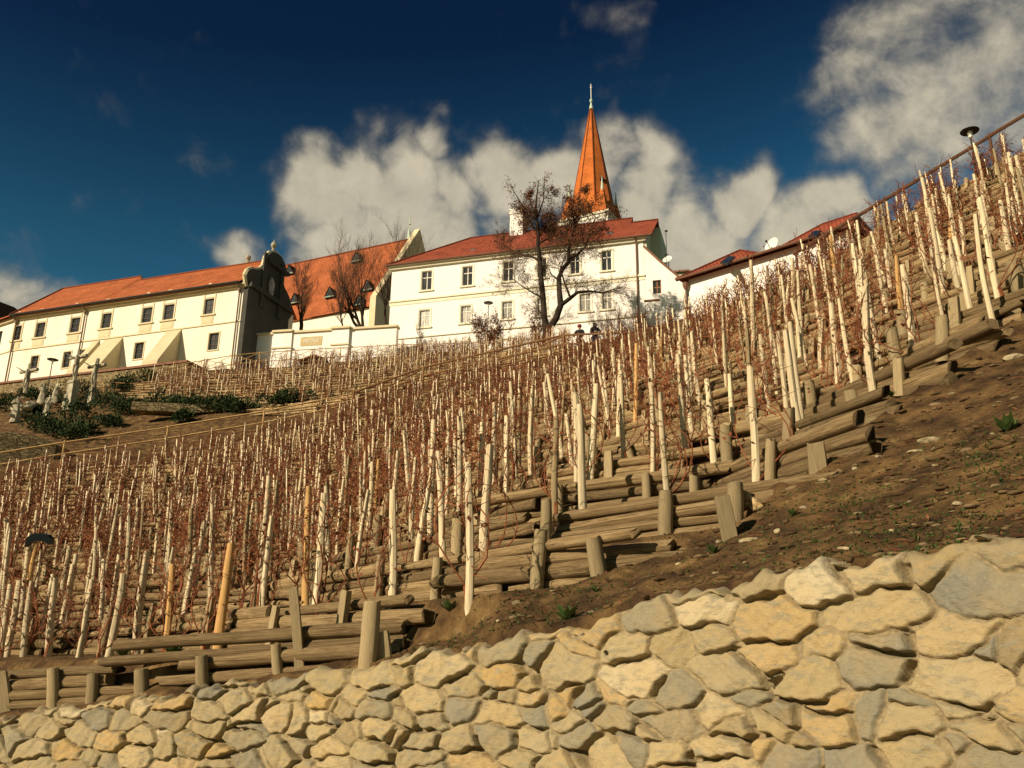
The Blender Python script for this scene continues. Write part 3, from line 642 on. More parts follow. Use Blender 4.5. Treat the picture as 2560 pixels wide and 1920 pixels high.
STM = [mm(b, 'vine_stake', M['stake']) for b in STV]; STO = [mm(b, 'vine_stake', M['post']) for b in STV[3:7]]; STF = [mm(b, 'vine_stake', M['stake_fresh']) for b in STV[:3]]
VNM = [(mm(c, 'grapevine', M['cane']), mm(l, 'leaves', M['dryleaf'], False)) for c, l in VNN]
VFM = [(mm(c, 'grapevine', M['cane']), mm(l, 'leaves', M['dryleaf'], False)) for c, l in VNF]
def tris(b):
    F_ = []
    for f in b.f:
        for i in range(1, len(f)-1): F_.append((f[0], f[i], f[i+1]))
    return np.array(b.v), np.array(F_)
def merge(name, parts, mat, parent=None, smooth=True):
    """parts: list of (V, F, 4x4 matrix) -> one mesh of triangles"""
    Vs = []; Fs = []; n = 0
    for V, F_, m_ in parts:
        Vs.append(V@m_[:3, :3].T+m_[:3, 3]); Fs.append(F_+n); n += len(V)
    if not Vs: return None
    return npmesh(name, np.concatenate(Vs), np.concatenate(Fs), mat, parent, smooth)
LT = [tris(b) for b in LOGV]; PT = [tris(b) for b in POSTV]; ST = [tris(b) for b in [stake_variant(330+i, 5, 2) for i in range(5)]]
VT = [(tris(c), tris(l)) for c, l in VNF]
def xform(p, xa, ya, za):
    m_ = np.eye(4); m_[:3, 0] = xa; m_[:3, 1] = ya; m_[:3, 2] = za; m_[:3, 3] = p; return m_
def setm(o, m_): o.matrix_world = Matrix(m_.tolist())

# ------------------------------------------------------------------ terrace rows
ORD = ['', 'first', 'second', 'third', 'fourth', 'fifth', 'sixth', 'seventh', 'eighth', 'ninth', 'tenth', 'eleventh', 'twelfth', 'thirteenth', 'fourteenth', 'fifteenth', 'sixteenth', 'seventeenth', 'eighteenth', 'nineteenth']
TENS = ['', '', 'twenty', 'thirty', 'forty', 'fifty', 'sixty', 'seventy', 'eighty', 'ninety']; TENO = ['', '', 'twentieth', 'thirtieth', 'fortieth', 'fiftieth', 'sixtieth', 'seventieth', 'eightieth', 'ninetieth']
def ordw(n):
    if n < 20: return ORD[n]
    if n >= 100: return 'hundredth' if n == 100 else 'far'
    return TENO[n//10] if n % 10 == 0 else TENS[n//10]+'-'+ORD[n % 10]
def contours(level, lo, hi, a0=-37, a1=41, da=0.12, hstep=0.12):
    A_ = np.arange(a0, a1, da); l0 = float(np.min(lo(A_))); h1 = float(np.max(hi(A_)))
    H_ = np.arange(max(l0-1, 5), h1+.5, hstep); Z_ = contours.cache.setdefault((a0, a1, da, H_[0], h1), None)
    if Z_ is None: Z_ = zsm_ah(A_[:, None], H_[None, :]); contours.cache[(a0, a1, da, H_[0], h1)] = Z_
    res = []
    for i, a in enumerate(A_):
        m_ = (H_ >= lo(a)-.05) & (H_ <= hi(a)); zz = Z_[i]; c = np.nonzero((zz[:-1] < level) & (zz[1:] >= level) & m_[:-1])[0]
        if len(c):
            j = c[0]; hh = H_[j]+(level-zz[j])/(zz[j+1]-zz[j])*hstep; res.append((a, hh))
        else: res.append(None)
    segs = []; cur = []
    for q in res:
        if q is None or (cur and abs(q[1]-cur[-1][1]) > 1.6):
            if len(cur) > 6: segs.append(cur)
            cur = []
        if q is not None: cur.append(q)
    if len(cur) > 6: segs.append(cur)
    outp = []
    for sg in segs:
        sg = np.array(sg[::-1]); xy = np.c_[np.sin(np.radians(sg[:, 0]))*sg[:, 1], np.cos(np.radians(sg[:, 0]))*sg[:, 1]]
        d = np.r_[0, np.cumsum(np.hypot(*np.diff(xy, axis=0).T))]; nn = max(int(d[-1]/.25), 2); q = np.linspace(0, d[-1], nn)
        xy = np.c_[np.interp(q, d, xy[:, 0]), np.interp(q, d, xy[:, 1])]
        outp.append((q, xy))
    return outp
contours.cache = {}
ROWS = []
for k in range(1, 34):
    for q, xy in contours(Z0+k*DZ, lambda a: np.maximum(soil_h(a), wall_h(a)+.9), lambda a: path_h(a)-float(np.interp(a, [azim(1100, 940), azim(1500, 850)], [2.0, 2.8])) if np.ndim(a) == 0 else path_h(a)-2.0):
        if q[-1] > 1.5: ROWS.append((k, q, xy))
print('rows', len(ROWS), sum(r_[1][-1] for r_ in ROWS))
def at(q, xy, s):
    p = np.array([np.interp(s, q, xy[:, 0]), np.interp(s, q, xy[:, 1])]); p2 = np.array([np.interp(s+.15, q, xy[:, 0]), np.interp(s+.15, q, xy[:, 1])]); p1 = np.array([np.interp(s-.15, q, xy[:, 0]), np.interp(s-.15, q, xy[:, 1])])
    if s < .16: p1 = xy[0]; p2 = xy[min(2, len(xy)-1)]
    if s > q[-1]-.16: p2 = xy[-1]; p1 = xy[max(-3, -len(xy))]
    t = p2-p1; t /= np.linalg.norm(t)+1e-9; n = np.array([t[1], -t[0]])
    if s < 0: p = p+t*s
    elif s > q[-1]: p = p+t*(s-q[-1])
    if n@p < 0: n = -n       # uphill, away from the camera
    return p, t, n
# lowest log wall, standing right behind the stone wall at the left
A_ = np.arange(azim(955, 1650), azim(-420, 1790), -0.12); hl_ = wall_h(A_)+.52
LOW = (np.r_[0, np.cumsum(np.hypot(np.diff(np.sin(np.radians(A_))*hl_), np.diff(np.cos(np.radians(A_))*hl_)))], np.c_[np.sin(np.radians(A_))*hl_, np.cos(np.radians(A_))*hl_])
LOWZ = zsm_ah(A_, hl_-.2)
ROWS.insert(0, (0, LOW[0], LOW[1]))
# posts that can be told apart in the photo: base, top (photo features), half width
EXPO = [(1505,1482,1482,1345,21),(1832,1385,1805,1240,22),(2052,1222,2040,1108,21),(2190,1090,2183,1045,19),(2542,832,2532,763,18),(2336,815,2322,760,17),(2572,790,2530,655,17),(745,1612,733,1470,13),(962,1640,955,1580,17),
 (15,1765,5,1680,12),(133,1775,132,1672,13),(228,1775,232,1685,13),(355,1770,352,1672,17),(508,1745,505,1640,14),(698,1712,690,1612,12),(1392,1160,1385,1075,11),(1740,1300,1735,1190,13),(1590,1190,1560,1103,12),(1022,1330,1018,1283,9),
 (2035,1060,2020,955,14),(1872,980,1866,920,10),(2150,1087,2125,975,16),(2255,970,2225,820,14),(2125,885,2111,837,12),(1300,1560,1290,1500,12),(1260,1190,1255,1120,9)]
XP = {}
for (bx, by, tx, ty, rr) in EXPO:
    low = bx < 760 and by > 1590; h = float(wall_h(azim(bx, by)))+.36 if low else (hit(bx, by) or 12)
    b_, t_ = PH(bx, by, h), PH(tx, ty, h); c_ = [(np.hypot(xy[:, 0]-b_[0], xy[:, 1]-b_[1]).min(), i) for i, (k, q, xy) in enumerate(ROWS) if (k == 0) == low]
    XP.setdefault(min(c_)[1], []).append((b_, t_, rr*np.linalg.norm(b_)/F))
nlog = 0
for ri, (k, q, xy) in enumerate(ROWS):
    lev = Z0+k*DZ; L = q[-1]; logs = []; posts = []
    for tier in range(4):
        s = (-0.4+rng.uniform(-.35, .3)) if k else -.1
        while s < L:
            ll = rng.uniform(2.2, 4.8); e_ = min(s+ll, L+.15)
            if e_-s < .5: break
            p, t, n = at(q, xy, (s+e_)/2); rad = rng.uniform(.054, .092)
            lz = lev if k else float(np.interp((s+e_)/2, LOW[0], LOWZ))-.0
            pos = np.array([*(p-n*(.08-tier*.022+rng.uniform(-.02, .02))), lz+.03+tier*.138+rng.uniform(-.015, .015)])
            sl3 = 0 if k else (float(np.interp(e_, LOW[0], LOWZ))-float(np.interp(s, LOW[0], LOWZ)))/(e_-s)
            logs.append((math.hypot(*p), pos, t, n, (e_-s)*.985, rad, sl3)); s = e_+rng.uniform(0, .05)
    s = rng.uniform(0, .5)
    while s < L:
        p, t, n = at(q, xy, s); hgt = rng.uniform(.50, .82); rad = rng.uniform(.062, .095)
        lean = n*rng.uniform(.0, .2)+t*rng.uniform(-.09, .09)
        lz = lev if k else float(np.interp(s, LOW[0], LOWZ))-.1
        if any(np.hypot(*(x_[0][:2]-p)) < .75 for x_ in XP.get(ri, [])): s += .5; continue
        posts.append((math.hypot(*p), np.array([*(p-n*.2), lz-.18]), t, n, lean, hgt+.12, rad)); s += rng.uniform(.9, 2.2) if k else rng.uniform(.7, 1.5)
    c = xy[len(xy)//2]; root = empty('log_terrace', (c[0], c[1], lev))
    first = [r_ for r_ in ROWS if r_[0] == k][0][1] is q
    tag(root, 'low retaining wall of stacked logs and posts, %s up the slope%s' % (ordw(k+1), '' if first else ', separate stretch of it'), 'log retaining wall', 'log terraces across the vineyard slope')
    inv = Matrix.Translation(root.location).inverted()
    logs.sort(key=lambda v: v[0]); posts.sort(key=lambda v: v[0])
    nl = sum(1 for l in logs if l[0] < 34); nl = min(nl, 99)
    def lmat(l):
        _, pos, t, n, ll, rad, sl3 = l; return xform(pos, np.array([*t, sl3+rng.uniform(-.02, .02)])*ll, np.array([*n, 0])*rad, np.array([0, 0, rad]))
    def pmat(p_):
        _, pos, t, n, lean, hg, rad = p_; return xform(pos, np.array([*t, 0])*rad, np.array([*n, 0])*rad, np.array([*lean, 1])*hg)
    for l in logs[:nl]:
        o = bpy.data.objects.new('log', rng.choice(LOGM)); C.objects.link(o); o.parent = root; o.matrix_parent_inverse = inv; o.matrix_basis = Matrix(lmat(l).tolist()); nlog += 1
    o = merge('logs', [(*rng.choice(LT), lmat(l)) for l in logs[nl:]], M['log'], root)
    if o: o['kind'] = 'stuff'
    npo = min(sum(1 for l in posts if l[0] < 34), 99)
    for (b_, t_, r_x) in XP.get(ri, []):
        z_ = t_-b_; d_ = z_/np.linalg.norm(z_); x_ = np.cross([0, 1, 0], d_); x_ /= np.linalg.norm(x_); y_ = np.cross(d_, x_)
        o = bpy.data.objects.new('post', rng.choice(POSTM)); C.objects.link(o); o.parent = root; o.matrix_parent_inverse = inv; o.matrix_basis = Matrix(xform(b_-d_*.25, x_*r_x, y_*r_x, z_+d_*.25).tolist())
    for p_ in posts[:npo]:
        o = bpy.data.objects.new('post', rng.choice(POSTM)); C.objects.link(o); o.parent = root; o.matrix_parent_inverse = inv; o.matrix_basis = Matrix(pmat(p_).tolist())
    o = merge('posts', [(*rng.choice(PT), pmat(l)) for l in posts[npo:]], M['post'], root)
    if o: o['kind'] = 'stuff'
print('logs', nlog)

# ------------------------------------------------------------------ vine stakes and vines
EXPL = [(1792,924,1780,769),(1926,1083,1901,837),(2010,1145,1957,827),(1941,917,1921,760),(2102,1025,2078,760),(2187,1040,2154,718),(1894,1260,1876,918),(2295,950,2256,664),(2440,837,2388,590),(2407,783,2372,600),
 (2223,827,2190,640),(2263,870,2240,640),(1963,823,1972,690),(2010,783,2000,640),(1886,906,1878,650),(1973,1098,1945,830),(2056,971,2049,816),(1672,1312,1649,981),(1634,1236,1630,922),(1791,1211,1768,946),
 (1460,1345,1450,1010),(1446,1265,1443,983),(1473,1254,1489,960),(1327,1251,1326,972),(1263,1300,1269,1039),(1536,1052,1533,870),(1587,1099,1592,860),(1731,1045,1722,850),(1207,1480,1218,1113),(1174,1577,1174,1157),
 (1204,1300,1201,1056),(1116,1334,1121,1097),(1053,1298,1058,1110),(1035,1453,1071,1200),(978,1590,986,1225),(885,1470,917,1225),(895,1330,906,1168),(839,1421,856,1200),(779,1617,814,1234),(745,1428,754,1252),
 (763,1403,768,1220),(1022,1280,1031,1128),(964,1251,968,1117),(928,1197,942,1113),(1143,1218,1137,1140),(1096,1103,1096,1005),(1069,1153,1069,1041),(1083,1070,1083,1005),(-4,1675,20,1495),(14,1660,39,1518),
 (54,1668,73,1505),(96,1640,118,1513),(117,1662,136,1467),(190,1682,222,1504),(228,1500,243,1384),(268,1672,311,1457),(335,1672,362,1379),(133,1446,143,1364),(148,1602,174,1451),(150,1522,159,1460),
 (271,1428,278,1366),(271,1574,287,1469),(253,1513,255,1373),(408,1668,434,1423),(401,1557,430,1387),(479,1526,510,1300),(499,1416,524,1305),(454,1571,477,1437),(541,1645,575,1358),(605,1452,618,1285),
 (649,1598,675,1290),(378,1490,390,1372),(332,1372,341,1305),(699,1403,708,1258),(641,1324,652,1217),(2421,699,2403,570),(2380,696,2374,562),(2311,699,2289,557),(2456,545,2434,435),(2535,683,2500,501),
 (2551,652,2528,494),(2374,557,2355,463),(2355,589,2339,472),(2333,683,2314,475),(2016,730,2007,610),(2146,758,2130,622),(2234,770,2215,625),(2101,796,2089,707),(291,1152,297,1101),(219,1417,226,1375)]
FRESH = {(408, 1668), (541, 1645), (2380, 696), (2263, 870), (219, 1417), (1587, 1099)}
STK = []   # (base, top, fresh, dist, explicit, row)
for (bx, by, tx, ty) in EXPL:
    h = hit(bx, by)
    if h is None: continue
    b = PH(bx, by, h); t = PH(tx, ty, h*0.995); ln = np.linalg.norm(t-b)
    if ln < 1.3: t = b+(t-b)*1.3/ln
    if ln > 2.25: b = t+(b-t)*2.25/ln
    STK.append((b, t, (bx, by) in FRESH, h, True))
ex_img = np.array([(a, b) for a, b, c, d in EXPL])
def rowofs(p):
    z = float(zsm(p[0], p[1])); return int(math.floor((z-Z0)/DZ))
for (k, q, xy) in ROWS:
    s = rng.uniform(0, .5)
    while s < q[-1]:
        p, t, n = at(q, xy, s); h = math.hypot(*p)
        if k == 0: break
        # tread depth from local slope
        z1 = float(zsm(*(p+n*.5))); sl_ = max((z1-(Z0+k*DZ))/.5, .2); tread = DZ/sl_
        b2 = p+n*tread*rng.uniform(.28, .75); zb = float(ter(*b2)); b = np.array([*b2, zb])
        Hs = rng.uniform(1.35, 1.95) if rng.random() < .85 else rng.uniform(.9, 1.3)
        if h > float(path_h(math.degrees(math.atan2(p[0], p[1]))))-6: Hs = rng.uniform(1.0, 1.35)
        tp = b+np.array([*(-n*rng.uniform(-.02, .14)+t*rng.gauss(0, .06)), 1])*Hs
        px, py = project(b)
        near_ex = h < 16 and (((ex_img[:, 0]-px)**2+((ex_img[:, 1]-py)*.6)**2).min() < (26 if h > 12 else 60)**2)
        if not near_ex and not (h < 11.5 and rng.random() < .75): STK.append((b, tp, rng.random() < .02, h, False))
        s += (rng.uniform(.62, 1.3) if h > 13 else rng.uniform(.8, 1.5))*float(np.interp(px, [900, 1500, 2300], [1.0, 1.3, 1.65]))
# upper vineyard
ROWS2 = []
for k in range(20, 62):
    for q, xy in contours(Z0+k*DZ, v2_lo, v2_hi, V2A+.3, V2B-.3, 0.1, .2):
        if q[-1] > 2: ROWS2.append((k, q, xy))
LOGT2 = [tris(log_variant(900+i, 5, 2)) for i in range(4)]
for j, (k, q, xy) in enumerate(ROWS2):
    parts = []
    for tier in range(3):
        s = 0
        while s < q[-1]:
            ll = rng.uniform(1.5, 3.4); p, t, n = at(q, xy, s+ll/2)
            parts.append((*rng.choice(LOGT2), xform(np.array([*(p-n*(.07-tier*.02)), Z0+k*DZ+.03+tier*.17]), np.array([*t, 0])*ll, np.array([*n, 0])*.08, np.array([0, 0, .085])))); s += ll
    o = merge('log_terrace', parts, M['log']); tag(o, 'thin dark log terrace in the small upper vineyard, %s one up' % ordw(j+1), 'log retaining wall', 'log terraces of the upper vineyard')
    s = rng.uniform(0, 1)
    while s < q[-1]:
        p, t, n = at(q, xy, s); b2 = p+n*rng.uniform(.3, .9); b = np.array([*b2, float(ter(*b2))]); Hs = rng.uniform(1.1, 1.75)
        STK.append((b, b+np.array([*(t*rng.gauss(0, .04)), 1])*Hs, False, math.hypot(*p), False)); s += rng.uniform(.7, 1.7)
def inframe(b):
    if b@FW < 1: return False
    x, y = project(b); return -60 < x < 2620 and -60 < y < 1990
vis = [s for s in STK if inframe(s[0]) or inframe(s[1])]; hid = [s for s in STK if not (inframe(s[0]) or inframe(s[1])) and s[3] < 60]
vis.sort(key=lambda s: (0 if s[4] else 1, s[3]))
solo = vis[:300]; rest = vis[300:]+hid
print('stakes', len(vis), len(rest))
def smat(b, t, rad):
    z = t-b; d = z/np.linalg.norm(z); x = np.cross([0, 1, 0], d); x /= np.linalg.norm(x); y = np.cross(d, x); return xform(b-d*.28, x*rad, y*rad, z+d*.28)
def vmat(b, t, ang, sc):
    z = (t-b); d = z/np.linalg.norm(z); x = np.array([math.cos(ang), math.sin(ang), 0]); x = x-d*(x@d); x /= np.linalg.norm(x); y = np.cross(d, x)
    return xform(b, x, y, d*sc)
# rank stakes along their terrace, counted from the right, for their labels
byrow = {}
for i, s in enumerate(solo): byrow.setdefault(max(rowofs(s[0]), 0), []).append(i)
name = {}
for k, ids in byrow.items():
    ids.sort(key=lambda i: -project(solo[i][0])[0])
    for j, i in enumerate(ids): name[i] = (j+1, k+1)
for i, (b, t, fr, h, ex) in enumerate(solo):
    rad = (rng.uniform(.040, .060) if ex else rng.uniform(.032, .052))*(1.12 if fr else 1); old = (not fr) and (not ex) and rng.random() < .2; j, k = name[i]
    o = bpy.data.objects.new('vine_stake', rng.choice(STF if fr else (STO if old else STM))); C.objects.link(o); setm(o, smat(b, t, rad))
    tag(o, '%s vine stake, %s from the right on the %s terrace up' % ('orange wooden' if fr else ('greyish weathered' if old else 'pale peeled'), ordw(j), ordw(k)), 'stake', 'vine stakes standing on the terraces')
    if rng.random() < (.95 if project(b)[0] < 1400 else .8):
        vm = rng.choice(VNM if h < 24 else VFM); sc = np.linalg.norm(t-b)/1.7*rng.uniform(.9, 1.12); m_ = vmat(b, t, rng.uniform(-.9, .9)+(math.pi if rng.random() < .5 else 0), sc)
        v = bpy.data.objects.new('grapevine', vm[0]); C.objects.link(v); setm(v, m_)
        tag(v, 'bare red-brown grapevine tied to the stake %s from the right, %s terrace up' % (ordw(j), ordw(k)), 'grapevine', 'grapevines on the terraces')
        lf = bpy.data.objects.new('leaves', vm[1]); C.objects.link(lf); lf.parent = v
sp = []; vp = []; lp = []
for (b, t, fr, h, ex) in rest:
    sp.append((*rng.choice(ST), smat(b, t, rng.uniform(.026, .042))))
    if rng.random() < (.92 if h < 50 else .8):
        (vc, vl) = rng.choice(VT); m_ = vmat(b, t, rng.uniform(0, 6.28), np.linalg.norm(t-b)/1.65)
        vp.append((*vc, m_)); lp.append((*vl, m_))
        if h < 50 and rng.random() < .15:
            (vc, vl) = rng.choice(VT); m_ = vmat(b+np.array([rng.uniform(-.3, .3), rng.uniform(-.1, .1), 0]), t, rng.uniform(0, 6.28), np.linalg.norm(t-b)/1.65*rng.uniform(.7, 1)); vp.append((*vc, m_)); lp.append((*vl, m_))
tag(merge('vine_stakes', sp, M['stake']), 'hundreds of pale vine stakes on the farther terraces', 'stakes', kind='stuff')
gv = merge('grapevines', vp, M['cane'], smooth=False); tag(gv, 'mass of bare red-brown grapevines on the farther terraces', 'grapevines', kind='stuff')
merge('leaves', lp, M['dryleaf'], gv, smooth=False)
# ------------------------------------------------------------------ building helpers
class Frame:
    """vertical plane: origin o (x,y), horizontal unit u, outward normal n (towards the viewer)"""
    def __init__(s, o, u):
        s.o = np.array(o[:2], float); s.u = np.array(u[:2], float)/np.linalg.norm(u[:2]); s.n = np.array([s.u[1], -s.u[0]])
        if s.n@s.o > 0: s.n = -s.n
    def hit(s, px, py, off=0.0):
        v = ray(px, py); t = ((s.o+s.n*off)@s.n)/(v[:2]@s.n); p = v*t; return float((p[:2]-s.o)@s.u), float(p[2])
    def p(s, a, z, off=0.0):
        q = s.o+s.u*a+s.n*off; return np.array([q[0], q[1], z])
    def box(s, mb, a0, a1, z0, z1, o0, o1):
        mb.box(s.p(a0, z0, o0), np.array([*(s.u*(a1-a0)), 0]), np.array([*(s.n*(o1-o0)), 0]), (0, 0, z1-z0))
    def poly(s, mb, pts, o0, o1):
        mb.prism([s.p(a, z, o0) for a, z in pts], np.array([*(s.n*(o1-o0)), 0]))
    def off(s, d): return Frame(s.o+s.n*d, s.u)
def facade_frame(l, r, hr, extra=()):
    """horizontal line seen from l to r (pixels), right end at distance hr"""
    el, er = elev(*l), elev(*r); z = er*hr; hl = z/el
    pr = PH(*r, hr); pl = PH(*l, hl); return Frame(pr, pr[:2]-pl[:2])
def wall_holes(fr, mb, a0, a1, z0, z1, holes, o0=0.0):
    """rectangular wall sheet with real openings; z1 may be a function of a. holes: (a0,a1,z0,z1)"""
    xs = sorted(set([a0, a1]+[v for h in holes for v in h[:2]])); zs = sorted(set([z0, z1]+[v for h in holes for v in h[2:]]))
    for i in range(len(xs)-1):
        for j in range(len(zs)-1):
            ca, cz = (xs[i]+xs[i+1])/2, (zs[j]+zs[j+1])/2
            if any(h[0] < ca < h[1] and h[2] < cz < h[3] for h in holes): continue
            mb.quad(fr.p(xs[i], zs[j], o0), fr.p(xs[i+1], zs[j], o0), fr.p(xs[i+1], zs[j+1], o0), fr.p(xs[i], zs[j+1], o0))
    for h in holes:   # reveals
        d = -0.32
        for (A, B) in (((h[0], h[2]), (h[1], h[2])), ((h[1], h[2]), (h[1], h[3])), ((h[1], h[3]), (h[0], h[3])), ((h[0], h[3]), (h[0], h[2]))):
            mb.quad(fr.p(A[0], A[1], o0), fr.p(B[0], B[1], o0), fr.p(B[0], B[1], o0+d), fr.p(A[0], A[1], o0+d))
def sash(fr, root, h, inv, dark=False, glass='glass', rows=(.68,), cols=1, fmat='frame', bar=.07, recess=-.2, label=None):
    a0, a1, z0, z1 = h; f = MB(); w = bar
    fr.box(f, a0, a0+w, z0, z1, recess-.05, recess+.03); fr.box(f, a1-w, a1, z0, z1, recess-.05, recess+.03)
    fr.box(f, a0+w, a1-w, z0, z0+w, recess-.05, recess+.03); fr.box(f, a0+w, a1-w, z1-w, z1, recess-.05, recess+.03)
    for k in range(cols): 
        c = a0+(a1-a0)*(k+1)/(cols+1); fr.box(f, c-w*.55, c+w*.55, z0+w, z1-w, recess-.045, recess+.027)
    for q in rows:
        c = z0+(z1-z0)*q; fr.box(f, a0+w, a1-w, c-w*.6, c+w*.6, recess-.04, recess+.035)
    o = f.build('window', M[fmat], root)
    g_ = MB(); fr.box(g_, a0+w*.5, a1-w*.5, z0+w*.5, z1-w*.5, recess-.03, recess-.01); p_ = g_.build('pane', M[glass], o)
    if label: o['label'] = label
    return o
def rect_from(fr, x0, y0, x1, y1):
    """pixel corners: left-top, right-bottom of an opening on the plane"""
    a0 = fr.hit(x0, (y0+y1)/2)[0]; a1 = fr.hit(x1, (y0+y1)/2)[0]; zt = fr.hit((x0+x1)/2, y0)[1]; zb = fr.hit((x0+x1)/2, y1)[1]
    return (min(a0, a1), max(a0, a1), zb, zt)
def uvb(mb, name, mat, parent): return roof_uv(mb.build(name, mat, parent))
def thing(name, label, cat, loc, group=None):
    o = empty(name, loc); tag(o, label, cat, group); return o

# ------------------------------------------------------------------ white house (right of centre)
FB = facade_frame((980, 756), (1611, 689), 86)
ps = lambda px, py, off=0: FB.hit(px, py, off)
aL = ps(972, 820)[0]; aR = ps(1612, 720)[0]; zE = (ps(985, 668)[1]+ps(1607, 596)[1])/2; zC = ps(1300, 722)[1]; zS = ps(1300, 819)[1]; zG = ps(1200, 905)[1]-3
WB = thing('white_house', 'long white two-storey house with brown tiled roof behind the big bare tree', 'house', FB.p((aL+aR)/2, zG))
# windows (pixel boxes of the openings)
up = [(1054, 676, 1079, 727, 'glass'), (1156, 665, 1181, 714, 'glass'), (1258, 654, 1283, 704, 'glass'), (1343, 645, 1366, 692, 'glass'), (1426, 636, 1449, 684, 'glass'), (1504, 634, 1529, 675, 'glass')]
lo = [(1048, 775, 1074, 815, 'curtain'), (1152, 764, 1177, 807, 'curtain'), (1255, 753, 1281, 796, 'curtain'), (1343, 745, 1366, 788, 'curtain'), (1449, 740, 1477, 783, 'curtain'), (1505, 725, 1530, 773, 'curtain')]
base_w = [(1157, 863, 1168, 878, 'glass'), (1052, 871, 1064, 887, 'glass')]
H = []
mid_up = [rect_from(FB, *w[:4]) for w in up]; zu0 = np.median([m[2] for m in mid_up]); zu1 = np.median([m[3] for m in mid_up])
mid_lo = [rect_from(FB, *w[:4]) for w in lo]; zl0 = np.median([m[2] for m in mid_lo]); zl1 = np.median([m[3] for m in mid_lo])
for m_ in mid_up: H.append((m_[0], m_[1], zu0, zu1))
for m_ in mid_lo: H.append((m_[0], m_[1], zl0, zl1))
HBs = [rect_from(FB, *w[:4]) for w in base_w]
b = MB(); wall_holes(FB, b, aL, aR, zG, zE, H+HBs)
# side and back walls
DEP = 11.0
b.quad(FB.p(aL, zG), FB.p(aL, zE), FB.p(aL, zE, -DEP), FB.p(aL, zG, -DEP)); b.quad(FB.p(aR, zG), FB.p(aR, zE), FB.p(aR, zE, -DEP), FB.p(aR, zG, -DEP)); b.quad(FB.p(aL, zG, -DEP), FB.p(aR, zG, -DEP), FB.p(aR, zE, -DEP), FB.p(aL, zE, -DEP))
b.build('wall', M['white'], WB, fixn=False)
for i, h in enumerate(H): sash(FB, WB, h, None, glass='glass' if i < 6 else 'curtain', rows=(.67,), cols=1)
for h in HBs: sash(FB, WB, h, None, glass='glass', rows=(), cols=0, fmat='brownframe')
t_ = MB()
FB.box(t_, aL-.25, aR+.25, zE-.38, zE-.1, .003, .30); FB.box(t_, aL-.4, aR+.4, zE-.1, zE+.06, .003, .50); FB.box(t_, aL-.08, aR+.05, zC-.07, zC+.13, .003, .16); FB.box(t_, aL-.08, aR+.05, zC-.45, zC-.07, .003, .05); FB.box(t_, aL-.1, aR+.1, zS-.05, zS+.06, .003, .14)
t_.build('cornice', M['white_trim'], WB)
for h in H:
    s_ = MB(); FB.box(s_, h[0]-.28, h[1]+.28, h[2]-.2, h[2]-.03, -.15, .16); FB.box(s_, h[0]-.2, h[0]-.06, h[2]-.03, h[3]+.16, .003, .035); FB.box(s_, h[1]+.06, h[1]+.2, h[2]-.03, h[3]+.16, .003, .035); FB.box(s_, h[0]-.06, h[1]+.06, h[3]+.05, h[3]+.16, .003, .035)
    s_.build('window_surround', M['white_trim'], WB)
d_ = rect_from(FB, 1254, 845, 1285, 915); k_ = MB(); FB.box(k_, d_[0], d_[1], d_[3]-.12, d_[3], .003, .12); FB.box(k_, d_[0], d_[0]+.1, d_[2], d_[3]-.12, .003, .08); k_.build('door_hood', M['cream_trim'], WB)
d_ = rect_from(FB, 1149, 853, 1175, 915); k_ = MB(); FB.box(k_, d_[0], d_[1], d_[3]-.07, d_[3], .003, .06); FB.box(k_, d_[0], d_[0]+.08, d_[2], d_[3]-.07, .003, .05); k_.build('niche_frame', M['cream_trim'], WB)
# roof: hip at the left, verge at the right, ridge behind
RO = 6.0
rl = FB.hit(1177, 598, -RO); r1 = FB.hit(1582, 543, -RO); r2 = FB.hit(1651, 552, -4.6); r2a = FB.hit(1586, 560, -4.6)
zR = (rl[1]+r1[1])/2; zR2 = (r2[1]+r2a[1])/2; ov = .55; EV = zE+.06
b = MB()
aRR = aR+.9; aM = r1[0]
A0 = FB.p(aL-.5, EV, ov); A1 = FB.p(aRR, EV, ov); R0 = FB.p(rl[0], zR, -RO); R1 = FB.p(aM, zR, -RO); B0 = FB.p(aL-.5, EV, -2*RO); B1 = FB.p(aRR, EV, -2*RO)
AM = FB.p(aM, EV, ov); P2 = FB.p(aM, zR2, -RO+(1-(zR2-EV)/(zR-EV))*(RO+ov)*1.0); P3 = FB.p(aRR+.2, zR2, -RO+(1-(zR2-EV)/(zR-EV))*(RO+ov)*1.0)
b.add([A0, AM, R1, R0], [(0, 1, 2, 3)]); b.add([AM, A1, P3, P2], [(0, 1, 2, 3)]); b.add([R0, R1, FB.p(aM, EV, -2*RO), B0], [(0, 1, 2, 3)]); b.add([A0, R0, B0], [(0, 1, 2)])
b.add([P2, P3, B1, FB.p(aM, EV, -2*RO)], [(0, 1, 2, 3)]); b.add([P2, R1, FB.p(aM, EV, -2*RO)], [(0, 1, 2)])
# thickness at the eaves and the verge
b.add([A0, A1, A1-np.array([0, 0, .14]), A0-np.array([0, 0, .14])], [(0, 1, 2, 3)])
b.add([A1, P3, P3-np.array([0, 0, .2]), A1-np.array([0, 0, .2])], [(0, 1, 2, 3)])
roof = uvb(b, 'roof', M['tile_dark'], WB)
rc = MB(); 
def ridge_tiles(mb, p, q, r_=.13, step=.42, parts=None):
    L_ = np.linalg.norm(q-p); n_ = int(L_/step); d = (q-p)/n_
    for i in range(n_): mb.tube([p+d*i, p+d*(i+1.02)], [r_*1.12, r_*.92], 6)
for p_, q_ in ((R0, R1), (A0+np.array([0, 0, .03]), R0), (P2, P3)):
    rc = MB(); ridge_tiles(rc, p_, q_); rc.build('ridge_tiles', M['tile_dark'], WB)

